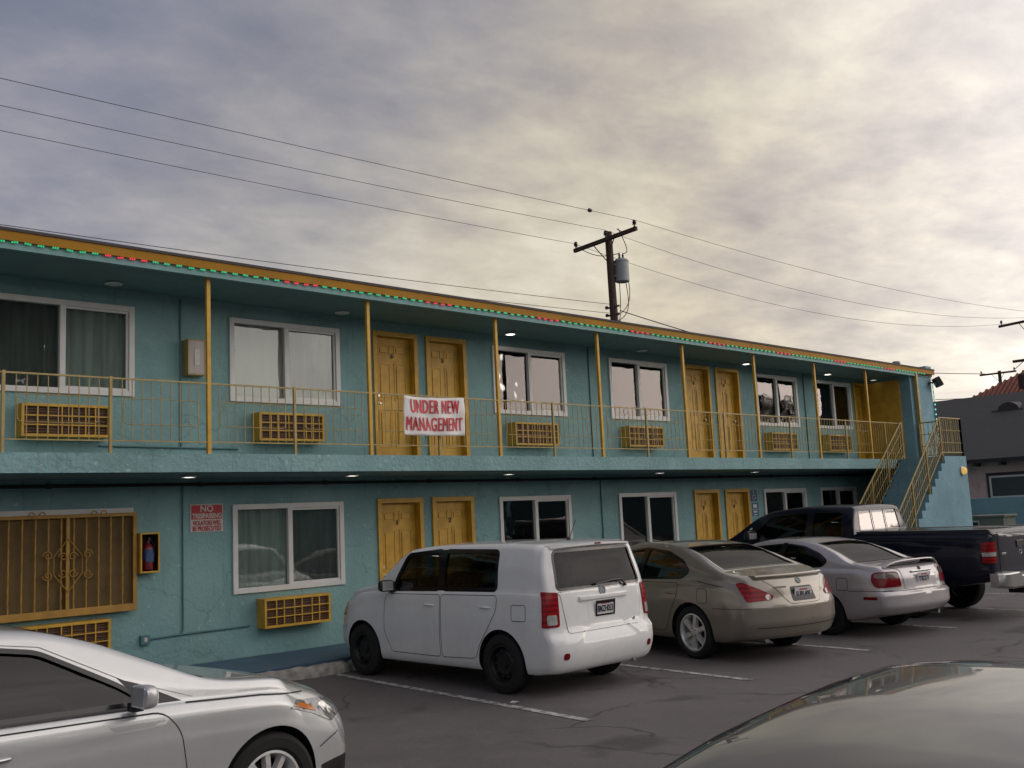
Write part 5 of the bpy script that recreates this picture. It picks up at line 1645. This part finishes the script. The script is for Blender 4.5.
for k in range(6):
    l1, _ = P_rear()(SF, .42-.032*k, .905); box(bm, l1.x-.010, l1.x, l1.y-.010, l1.y+.010, l1.z-.012, l1.z+.012)
obj('badge', bm, M['chrome'], lidp)
# bright drip moulding beside the rear window
bm = bmesh.new()
for s in (-1, 1): ribbon(SF, '', [(-.44, s*.685), (.38, s*.565)], P_top(), .014, .006, None, None, False, bm)
obj('window_moulding', bm, M['chrome'], car, 60)
for s in (-1, 1):
    bm = bmesh.new(); tube(bm, [(-.90, s*.48, .265), (-.6, s*.48, .265)], .034, 12); obj('exhaust_pipe', bm, M['satin'], car, 50)

# ---- pale lilac coupe
ac = dict(
 top=[(-1.08, .86), (-1.04, .94), (-.96, .985), (-.7, 1.01), (-.45, 1.03), (-.05, 1.195), (.32, 1.32), (.8, 1.385), (1.2, 1.385), (1.55, 1.33), (1.8, 1.235), (2.5, .97), (3.0, .89), (3.45, .75), (3.62, .55)],
 belt=[(-1.08, .80), (-.95, .91), (-.5, .955), (0, .955), (1.2, .925), (2.3, .90), (3.0, .82), (3.45, .67), (3.62, .48)],
 w=[(-1.08, .82), (-.8, .87), (-.2, .89), (1.5, .89), (2.7, .885), (3.2, .85), (3.62, .72)],
 bot=[(-1.08, .33), (-.8, .27), (-.3, .22), (.5, .21), (2.3, .21), (3.2, .20), (3.62, .23)],
 hw=.89, tum=.62, k=.91, side=.02, crease=(.42, .66), shoulder=.06,
 rlean=[(.22, .10), (.36, .01), (.44, -.05), (.60, -.05), (.64, .01), (.8, .03), (.98, .05)], rplan=.24, rfade=.7, rpow=3,
 flean=[(.2, .06), (.45, 0), (.7, .04), (.95, .2)], fplan=.40, ffade=1.0,
 wb=2.715, rad=.30, rim=.195, arch=.345, track=1.52, wheel='steel', tw=.195,  # wheels coloured black to stand in for the shade around them
 cabin=(-.2, 2.2), seats=(.45, 1.3), dash=1.95, head=.95, seath=.92, dashz=.90,
 side_glass=[[(.92, .955), (2.12, .935), (1.92, 1.07), (1.52, 1.255), (.92, 1.30)], [(.06, .985), (.84, .955), (.84, 1.30), (.50, 1.265), (.16, 1.16), (-.02, 1.06)]],
 end_glass=[('z', [(1.56, -.50), (2.42, -.66), (2.42, .66), (1.56, .50)], .98, 3), ('z', [(-.42, -.60), (.32, -.50), (.32, .50), (-.42, .60)], 1.03, 3)],
 glassmat=(M['carglass_dark'], M['carglass_tail']), trimw=.026)
car, SF = build_car('parked_car', 'pale lilac coupe with a boot wing between the taupe sedan and the dark pickup', 'car', (14.37, 7.90, GZ), R(83.0), ac, M['p_lilac'])
pm_ = M['p_lilac']; gaps = []
for s in (-1, 1):
    pp = rpoly([(.88, .32), (.88, .915), (2.2, .88), (2.22, .65), (2.05, .32)], .06); d = patch(SF, 'door', pp, P_side(s), .003, pm_, car, .07, .004); gaps.append((pp, P_side(s), True)); handle(d, SF, 1.08, .78, s, pm_)
    patch(SF, 'pillar_trim', [(.83, .95), (.93, .95), (.93, 1.32), (.83, 1.32)], P_side(s), .0026, M['gloss_black'], car, .05, 0)
    mirror(car, 1.92, s*.86, .97, s, pm_)
    tl = patch(SF, 'tail_light', rpoly([(-.26, .705), (.13, .695), (.17, .80), (.14, .885), (.08, .91), (-.22, .91)], .045), P_diag(s, 26, -.93, .72), .010, M['dark_red_lens'], car, .035, .018)
    patch(SF, 'reverse_lens', rpoly([(-.235, .825), (.125, .825), (.12, .872), (.07, .893), (-.20, .893)], .03), P_diag(s, 26, -.93, .72), .0125, simple('smoky_lens', (.16, .13, .11), .12, coat=.5), tl, .035, .008)
    patch(SF, 'headlight', rpoly([(-.2, .54), (.2, .60), (.2, .70), (-.2, .66)], .04), P_diag(s, 45, 3.2, .66, False), .006, M['clear_lens'], car, .04, .012)
    patch(SF, 'side_marker', rpoly([(-.86, .535), (-.66, .535), (-.66, .575), (-.86, .575)], .012), P_side(s), .005, M['dark_red_lens'], car, .03, .01)
    gaps.append(([(-.98, .655), (-.42, .65)], P_side(s), False))
fuel = rpoly([(-.42, .66), (-.24, .66), (-.24, .83), (-.42, .83)], .03); patch(SF, 'fuel_door', fuel, P_side(1), .003, pm_, car, .06, .004); gaps.append((fuel, P_side(1), True))
lid = rpoly([(-.42, .66), (.42, .66), (.44, .93), (.62, .985), (-.62, .985), (-.44, .93)], .03); lidp = patch(SF, 'boot_lid', lid, P_rear(), .004, pm_, car, .05, .005); gaps.append((lid, P_rear(), True))
gaps.append(([(-.78, .645), (.78, .645)], P_rear(), False))
seams(SF, car, gaps)
plate(car, SF, 0, .795, '7TRD271', tilt=-10, frame=False, off=.022)
bm = bmesh.new(); l0, _ = P_rear()(SF, 0, .89); box(bm, l0.x-.022, l0.x+.01, -.24, .24, .882, .905, .006); obj('plate_lamp_bar', bm, M['chrome'], lidp)
emblem(lidp, SF, 0, .93, .03, M['black'])
bm = bmesh.new(); rows = []
for i in range(31):
    u_b = -1+2*i/30; y = .66*u_b; l0, n0 = P_top()(SF, -.88, y)
    lift = .055*(1-abs(u_b)**4); xs0 = -.86+.10*abs(u_b)**3; zz = l0.z+.002+lift
    rows.append([bm.verts.new(p) for p in ((xs0+.11, y, zz-.012), (xs0, y, zz+.014), (xs0-.12, y, zz+.020), (xs0-.13, y, zz+.006), (xs0, y, zz-.012))])
for A_, B_ in zip(rows, rows[1:]):
    for k in range(5): bm.faces.new((A_[k], A_[(k+1) % 5], B_[(k+1) % 5], B_[k]))
bm.faces.new(rows[0]); bm.faces.new(rows[-1][::-1]); obj('spoiler', bm, pm_, car, 50)
bm = bmesh.new(); tube(bm, [(-.98, -.45, .28), (-.6, -.45, .28)], .03, 12); obj('exhaust_pipe', bm, M['satin'], car, 50)

# ---- navy pickup
fp = dict(
 top=[(-1.42, 1.36), (-1.38, 1.385), (.86, 1.37), (.90, 1.345), (.935, 1.50), (.975, 1.80), (1.06, 1.845), (1.9, 1.865), (2.6, 1.815), (2.9, 1.72), (3.62, 1.28), (3.8, 1.235), (4.3, 1.17), (4.55, 1.04), (4.62, .80)],
 belt=[(-1.42, 1.32), (.86, 1.31), (1.0, 1.29), (2.9, 1.26), (3.6, 1.17), (4.3, 1.05), (4.62, .72)],
 w=[(-1.42, .965), (-1.1, .985), (2.9, .985), (3.8, .98), (4.4, .95), (4.62, .88)],
 bot=[(-1.42, .60), (-.7, .50), (.4, .42), (3.0, .40), (4.0, .38), (4.62, .40)],
 hw=.985, tum=.34, k=.92, side=.02, crease=(.45, .80), shoulder=.035,
 rlean=[(.4, .0), (1.4, .0), (1.9, .0)], rplan=.05, rfade=.3, rpow=6,
 flean=[(.4, .0), (.9, .0), (1.25, .12)], fplan=.22, ffade=.8,
 wb=3.55, rad=.39, rim=.235, arch=.46, track=1.70, wheel='steel', tw=.26,
 cabin=(1.03, 3.1), seats=(1.35, 2.25), dash=2.95, head=1.42, seath=1.36, dashz=1.24,
 side_glass=[[(1.86, 1.31), (3.02, 1.29), (2.98, 1.38), (2.62, 1.70), (1.86, 1.745)], [(1.14, 1.31), (1.74, 1.31), (1.74, 1.745), (1.18, 1.73)]],
 end_glass=[('z', [(2.86, -.62), (3.56, -.76), (3.56, .76), (2.86, .62)], 1.3, 3), ('x', [(-.70, 1.39), (.70, 1.39), (.64, 1.765), (-.64, 1.765)], -3, 1.2)],
 cuts=[('z', [(-1.34, -.80), (.84, -.80), (.84, .80), (-1.34, .80)], .82, 3)],
 glassmat=(M['carglass_dark'], glass('pickup_rear_glass', (.16, .17, .17), .01, 1.1, .10)), trimw=.03)
car, SF = build_car('pickup_truck', 'dark navy pickup truck with chrome rear bumper parked furthest right', 'pickup truck', (16.99, 7.94, GZ), R(88.5), fp, M['p_navy'])
pm_ = M['p_navy']; gaps = []
for s in (-1, 1):
    for k, pp in (('f', [(1.80, .55), (1.80, 1.27), (3.08, 1.24), (3.10, .75), (2.98, .55)]), ('r', [(1.05, .55), (1.78, .55), (1.78, 1.27), (1.05, 1.275)])):
        pp = rpoly(pp, .05); d = patch(SF, 'door', pp, P_side(s), .003, pm_, car, .08, .004); gaps.append((pp, P_side(s), True))
        if k == 'f': handle(d, SF, 1.95, 1.10, s, M['black'])
    gaps.append(([(.885, .55), (.885, 1.30)], P_side(s), False))
    mirror(car, 2.92, s*.98, 1.34, s, M['black'], 1.3)
    tl = patch(SF, 'tail_light', rpoly([(-.105, .88), (.10, .88), (.10, 1.20), (-.105, 1.20)], .02), P_diag(s, 40, -1.35, .93), .010, M['red_lens'], car, .035, .02)
    patch(SF, 'reverse_lens', rpoly([(-.10, .98), (.095, .98), (.095, 1.04), (-.10, 1.04)], .008), P_diag(s, 40, -1.35, .93), .0125, M['clear_lens'], tl, .03, .008)
    patch(SF, 'headlight', rpoly([(-.2, .78), (.2, .80), (.2, 1.02), (-.2, 1.0)], .04), P_diag(s, 30, 4.4, .80, False), .006, M['clear_lens'], car, .05, .012)
    # flared arch lip
    bm = bmesh.new()
    for x in (0, 3.55):
        pts = []
        for a in range(-5, 186, 8):
            loc_, n_ = P_side(s)(SF, x+.485*math.cos(R(a)), .39+.485*math.sin(R(a))); pts.append(loc_+n_*.006)
        tube(bm, pts, .032, 8)
    obj('wheel_arch', bm, pm_, car, 60)
gate = rpoly([(-.74, .72), (.74, .72), (.74, 1.34), (-.74, 1.34)], .03); gt = patch(SF, 'tailgate', gate, P_rear(), .006, pm_, car, .08, .008); gaps.append((gate, P_rear(), True))
seams(SF, car, gaps, .010)
emblem(gt, SF, 0, 1.03, .07, M['chrome'])
bm = bmesh.new(); l0, _ = P_rear()(SF, .60, .95); box(bm, l0.x-.014, l0.x, .53, .68, .99, 1.02, .003); obj('badge', bm, M['chrome'], gt)
bm = bmesh.new(); l0, _ = P_rear()(SF, 0, 1.12); box(bm, l0.x-.02, l0.x, -.13, .13, 1.08, 1.19, .01); obj('handle', bm, M['black'], gt)
bm = bmesh.new()   # chrome step bumper with a dip in the middle
rows = []
for i in range(33):
    u_b = -1+2*i/32; y = .98*u_b; a = abs(u_b); xb_ = -1.57+.10*max(0, (a-.8)/.2)**2; zt = .72 - (.055 if a < .36 else (.055*(1-sstep(.36, .44, a)))) ; zb_ = .475+.04*max(0, (a-.7)/.3)
    rows.append([bm.verts.new(p) for p in ((-1.34, y, zt), (xb_+.015, y, zt), (xb_, y, zt-.02), (xb_, y, zb_+.03), (xb_+.03, y, zb_), (-1.34, y, zb_))])
for A_, B_ in zip(rows, rows[1:]):
    for k in range(6): bm.faces.new((A_[k], A_[(k+1) % 6], B_[(k+1) % 6], B_[k]))
bm.faces.new(rows[0]); bm.faces.new(rows[-1][::-1]); bp_ = obj('bumper', bm, M['satin'], car, 30)
bm = bmesh.new(); box(bm, -1.585, -1.565, -.17, .17, .52, .63, .004); obj('plate_pocket', bm, M['black'], bp_)
bm = bmesh.new(); box(bm, -1.52, -1.2, -.06, .06, .36, .44, .01); tube(bm, [(-1.0, .0, .46), (-1.0, .0, .5)], .5*.1, 8); obj('tow_hitch', bm, M['black'], car)
bm = bmesh.new()   # bed rail caps and divider bars of the back window
for s in (-1, 1): box(bm, -1.36, .87, min(s*.79, s*.93), max(s*.79, s*.93), 1.368, 1.392, .008)
obj('bed_rail', bm, M['black'], car)
bm = bmesh.new()
for y in (-.22, .22): ribbon(SF, '', [(y, 1.38), (y, 1.77)], P_rear(), .03, .004, None, None, False, bm)
obj('window_divider', bm, M['gloss_black'], car, 60)

# ---- silver sedan in the left foreground
so = dict(
 top=[(-1.08, .92), (-1.0, 1.03), (-.6, 1.11), (-.2, 1.19), (.30, 1.39), (.75, 1.465), (1.15, 1.475), (1.45, 1.445), (1.75, 1.36), (2.1, 1.20), (2.42, 1.055), (2.58, 1.02), (3.0, .975), (3.35, .915), (3.60, .83), (3.72, .72), (3.77, .60)],
 belt=[(-1.08, .88), (-.6, 1.01), (0, 1.015), (1.0, .985), (2.0, .955), (2.7, .92), (3.2, .86), (3.5, .78), (3.68, .68), (3.77, .48)],
 w=[(-1.08, .84), (-.7, .91), (0, .93), (1.5, .92), (2.8, .93), (3.3, .90), (3.77, .76)],
 bot=[(-1.08, .34), (-.6, .26), (.3, .21), (2.4, .21), (3.3, .19), (3.77, .22)],
 hw=.93, tum=.52, k=.92, side=.03, crease=(.38, .74), shoulder=.06,
 rlean=[(.2, .1), (.5, -.02), (.9, .05), (1.1, .1)], rplan=.3, rfade=.7, rpow=2.6,
 flean=[(.18, .10), (.30, .0), (.50, .0), (.7, .05), (.95, .25)], fplan=.46, ffade=1.0,
 wb=2.805, rad=.335, rim=.225, arch=.375, track=1.60, wheel='10', tw=.215,
 cabin=(-.2, 2.25), seats=(.45, 1.3), dash=1.85, head=1.02, seath=.97, dashz=.97,
 side_glass=[[(1.00, 1.01), (2.02, .975), (1.86, 1.09), (1.46, 1.315), (1.00, 1.395)], [(-.05, 1.055), (.93, 1.012), (.93, 1.39), (.45, 1.335), (.10, 1.21)]],
 end_glass=[('z', [(1.50, -.52), (2.40, -.72), (2.40, .72), (1.50, .52)], 1.0, 3), ('z', [(-.35, -.62), (.38, -.53), (.38, .53), (-.35, .62)], 1.15, 3)],
 glassmat=(M['carglass_dark'], M['carglass_tail']), trimw=.026)
car, SF = build_car('parked_car', 'silver sedan in the left foreground with tinted windows and its nose toward the right', 'car', (.40, 6.51, GZ), R(5.0), so, M['p_silver'])
pm_ = M['p_silver']; gaps = []
for s in (-1, 1):
    for k, pp in (('f', [(.975, .33), (.975, .955), (2.08, .915), (2.18, .80), (2.22, .55), (2.20, .33)]), ('r', [(.42, .33), (.955, .33), (.955, .957), (-.02, .985), (.10, .75), (.28, .52)])):
        pp = rpoly(pp, .06); d = patch(SF, 'door', pp, P_side(s), .003, pm_, car, .06, .004); gaps.append((pp, P_side(s), True)); handle(d, SF, 1.14 if k == 'f' else .20, .83, s, M['satin'])
    patch(SF, 'pillar_trim', [(.92, 1.0), (1.01, .99), (1.01, 1.41), (.92, 1.41)], P_side(s), .0026, M['gloss_black'], car, .05, 0)
    patch(SF, 'pillar_trim', [(1.99, .965), (2.22, .955), (2.02, 1.06), (1.86, 1.13)], P_side(s), .003, M['black'], car, .05, .004)
    mirror(car, 1.90, s*.92, 1.02, s, pm_, .86)
    hl = patch(SF, 'headlight', rpoly([(-.20, .655), (.02, .63), (.20, .72), (.42, .795), (.30, .825), (-.02, .785), (-.20, .735)], .025), P_diag(s, 42, 3.36, .74, False), .005, M['lamp_glass'], car, .03, .012)
    patch(SF, 'indicator', rpoly([(.14, .722), (.22, .745), (.37, .797), (.29, .808), (.16, .765)], .012), P_diag(s, 42, 3.36, .74, False), .0075, M['amber'], hl, .03, .006)
    patch(SF, 'lamp_bowl', rpoly([(-.16, .67), (-.02, .655), (.06, .71), (.06, .76), (-.06, .76), (-.16, .725)], .03), P_diag(s, 42, 3.36, .74, False), .0065, M['chrome'], hl, .03, .004)
    patch(SF, 'fog_light', rpoly([(-.14, .28), (.08, .29), (.16, .38), (-.12, .40)], .03), P_diag(s, 42, 3.36, .74, False), .004, M['black'], car, .04, .008)
    # bright moulding along the window tops
    bm = bmesh.new(); ribbon(SF, '', [(-.14, 1.10), (.08, 1.24), (.44, 1.365), (1.00, 1.428), (1.48, 1.35), (1.90, 1.12), (2.30, .975)], P_side(s), .020, .004, None, None, False, bm)
    obj('window_moulding', bm, M['satin'], car, 60)
    bm = bmesh.new(); ribbon(SF, '', [(-.1, 1.035), (1.0, .99), (2.05, .953)], P_side(s), .014, .006, None, None, False, bm); obj('sill_moulding', bm, M['black'], car, 60)
hood = rpoly([(2.46, -.70), (3.40, -.60), (3.55, -.3), (3.58, 0), (3.55, .3), (3.40, .60), (2.46, .70)], .06); patch(SF, 'bonnet', hood, P_top(), .003, pm_, car, .07, .004); gaps.append((hood, P_top(), True))
gaps.append(([(2.24, .94), (2.75, .905), (3.15, .855)], P_side(-1), False)); gaps.append(([(3.22, .50), (3.42, .56)], P_side(-1), False))
seams(SF, car, gaps)
patch(SF, 'cowl', rpoly([(2.36, -.66), (2.46, -.70), (2.46, .70), (2.36, .66)], .03), P_top(), .0045, M['black'], car, .06, .004)
grl = patch(SF, 'front_grille', rpoly([(-.48, .40), (.48, .40), (.52, .66), (-.52, .66)], .06), P_front(), .004, M['black'], car, .05, .01)

# ---- dark car in the right foreground, only its roof shows
dk_ = dict(
 top=[(-1.05, .90), (-.95, 1.0), (-.5, 1.06), (-.1, 1.15), (.20, 1.34), (.55, 1.43), (.9, 1.458), (1.35, 1.452), (1.75, 1.42), (2.1, 1.355), (2.45, 1.24), (3.05, .97), (3.3, .90), (3.6, .76), (3.72, .56)],
 belt=[(-1.05, .85), (-.5, .97), (0, .97), (1.0, .95), (2.4, .92), (3.1, .82), (3.6, .66), (3.72, .48)],
 w=[(-1.05, .82), (-.6, .89), (1.5, .90), (2.8, .89), (3.3, .86), (3.72, .72)],
 bot=[(-1.05, .36), (-.5, .26), (.3, .21), (2.4, .21), (3.72, .24)],
 hw=.90, tum=.52, k=.90, side=.02, crease=(.40, .70), shoulder=.06,
 rlean=[(.2, .1), (.5, -.02), (1.0, .08)], rplan=.3, rfade=.7, rpow=2.6,
 flean=[(.2, .08), (.45, 0), (.9, .2)], fplan=.42, ffade=1.0,
 wb=2.75, rad=.32, rim=.21, arch=.365, track=1.54, wheel='7', tw=.205,
 cabin=(-.1, 2.5), seats=(.55, 1.4), dash=2.2, head=.98, seath=.95, dashz=.95,
 side_glass=[[(1.12, .985), (2.6, .96), (2.45, 1.08), (2.1, 1.30), (1.12, 1.38)], [(.20, 1.0), (1.05, .985), (1.05, 1.37), (.6, 1.28), (.28, 1.17)]],
 end_glass=[('z', [(2.14, -.52), (2.95, -.68), (2.95, .68), (2.14, .52)], .99, 3), ('z', [(-.15, -.58), (.40, -.50), (.40, .50), (-.15, .58)], 1.12, 3)],
 glassmat=(M['carglass_dark'], M['carglass_dark']), trimw=.026)
DARK = (3.85, 1.12, GZ)
car, SF = build_car('parked_car', 'glossy dark car in the right foreground with only its curved roof in view', 'car', DARK, R(184.0), dk_, M['p_dark'])
gaps = []
for s in (-1, 1):
    pp = rpoly([(1.085, .33), (1.085, .94), (2.38, .90), (2.40, .55), (2.28, .33)], .06); d = patch(SF, 'door', pp, P_side(s), .003, M['p_dark'], car, .08, .004); handle(d, SF, 1.27, .80, s, M['p_dark'])
    pp = rpoly([(.42, .33), (1.065, .33), (1.065, .94), (.16, .95), (.2, .7)], .06); d = patch(SF, 'door', pp, P_side(s), .003, M['p_dark'], car, .08, .004); handle(d, SF, .36, .80, s, M['p_dark'])
    bm = bmesh.new(); ribbon(SF, '', [(.10, 1.13), (.34, 1.245), (.64, 1.365), (1.10, 1.42), (1.75, 1.375), (2.15, 1.29), (2.6, 1.06)], P_side(s), .016, .006, None, None, False, bm); obj('roof_moulding', bm, M['satin'], car, 60)
    mirror(car, 2.15, s*.88, .99, s, M['p_dark'])
bm = bmesh.new(); box(bm, 2.7, 2.74, -.6, .6, .0, .0) if False else None
bm.free()

# ------------------------------------------------------------------ added out of view behind the camera, to be mirrored in the panes
bm = bmesh.new(); box(bm, -30, 75, -3, 3, GZ-.1, 6.4, .02)  # unseen block, added to darken what the ground floor panes mirror
ob = obj('unseen_block', bm, M['teal']); ob.location = (0, -24, 0); tag(ob, 'long plain block added out of view to be mirrored in the ground floor panes', 'building')
def palm(x, y, h, lab):
    t = empty('palm_tree', (x, y, GZ)); tag(t, lab, 'palm tree', 'palm trees mirrored in the upstairs panes')
    bm = bmesh.new(); tube(bm, [(0, 0, 0), (.1, 0, h*.5), (.0, .1, h)], .22, 10, r2=.16); obj('trunk', bm, M['wood'], t, 60)
    bm = bmesh.new(); rnd = random.Random(int(x*10))
    for k in range(34):
        az = rnd.uniform(0, 2*PI); el = rnd.uniform(-.5, 1.2); L = rnd.uniform(1.7, 2.5)
        p = Vector((0, .1, h)); prev = None
        for i in range(9):
            d = Vector((math.cos(az)*math.cos(el), math.sin(az)*math.cos(el), math.sin(el)))
            side = Vector((-math.sin(az), math.cos(az), 0)); q = p+d*(L/9)
            for sgn_ in (-1, 1):
                for m_ in (0, .5):
                    a_ = p.lerp(q, m_); ll = .55*math.sin(PI*(i+m_+1)/11)
                    tip = a_+side*sgn_*ll+d*.25-Vector((0, 0, .15)); w_ = d*.035
                    bm.faces.new([bm.verts.new(v) for v in (a_-w_, a_+w_, tip)])
            p = q; el -= .20
    obj('crown', bm, M['frond'], t)
M['frond'] = simple('palm_frond', (.05, .075, .03), .6, var=.3)
for x, y, h, l in ((58, -12, 8.6, 'palm tree mirrored in the left pane of the upstairs window left of the last one'), (62.5, -13, 8.9, 'palm tree mirrored in the right pane of the upstairs window left of the last one')):
    palm(x, y, h, l)

# broad tree added out of view, to darken the leftmost upstairs panes
def backdrop_tree(x, y, h, rad, lab):
    t = empty('added_tree', (x, y, GZ)); tag(t, lab, 'tree', 'trees added out of view to be mirrored in the left panes')
    bm = bmesh.new(); tube(bm, [(0, 0, 0), (.1, .1, h*.35), (0, 0, h*.7)], .3, 10, r2=.12)
    for k in range(6): a_ = k*1.05; tube(bm, [(0, 0, h*.35), (math.cos(a_)*rad*.6, math.sin(a_)*rad*.6, h*.65)], .12, 6, r2=.04)
    obj('trunk', bm, M['wood'], t, 60)
    rnd = random.Random(int(x*7+y)); bm = bmesh.new()
    for k in range(150):
        a_ = rnd.uniform(0, 2*PI); e_ = rnd.uniform(-.5, 1.4); r_k = rad*rnd.uniform(.45, 1)
        c_ = Vector((math.cos(a_)*math.cos(e_)*r_k, math.sin(a_)*math.cos(e_)*r_k, h*.66+math.sin(e_)*r_k*.85))
        for q in range(45):
            p_ = c_+Vector((rnd.gauss(0, .5), rnd.gauss(0, .5), rnd.gauss(0, .4)))
            u_b = Vector((rnd.uniform(-1, 1), rnd.uniform(-1, 1), rnd.uniform(-.6, .6))).normalized()*.30; v_b = u_b.orthogonal().normalized()*.17
            bm.faces.new([bm.verts.new(w_) for w_ in (p_-u_b, p_+v_b, p_+u_b, p_-v_b)])
    obj('crown', bm, M['leaf'], t)
M['leaf'] = simple('dark_leaf', (.045, .065, .03), .7, var=.3)
for x, y, h, rd, l in ((14.2, -15, 13.5, 5.2, 'broad tree added out of view to be mirrored in the leftmost upstairs window'),):
    backdrop_tree(x, y, h, rd, l)

bm = bmesh.new(); vs_ = [bm.verts.new(p) for p in ((0, 0, .004), (.09, .015, .012), (.10, .07, .004), (.05, .085, .02), (-.01, .06, .006))]
bm.faces.new(vs_); bmesh.ops.solidify(bm, geom=bm.faces[:], thickness=.002)
o = obj('paper_scrap', bm, M['sign_white']); o.location = (7.28, 8.0, GZ+.003); tag(o, 'small white paper scrap lying on the asphalt beside the white wagon', 'litter')
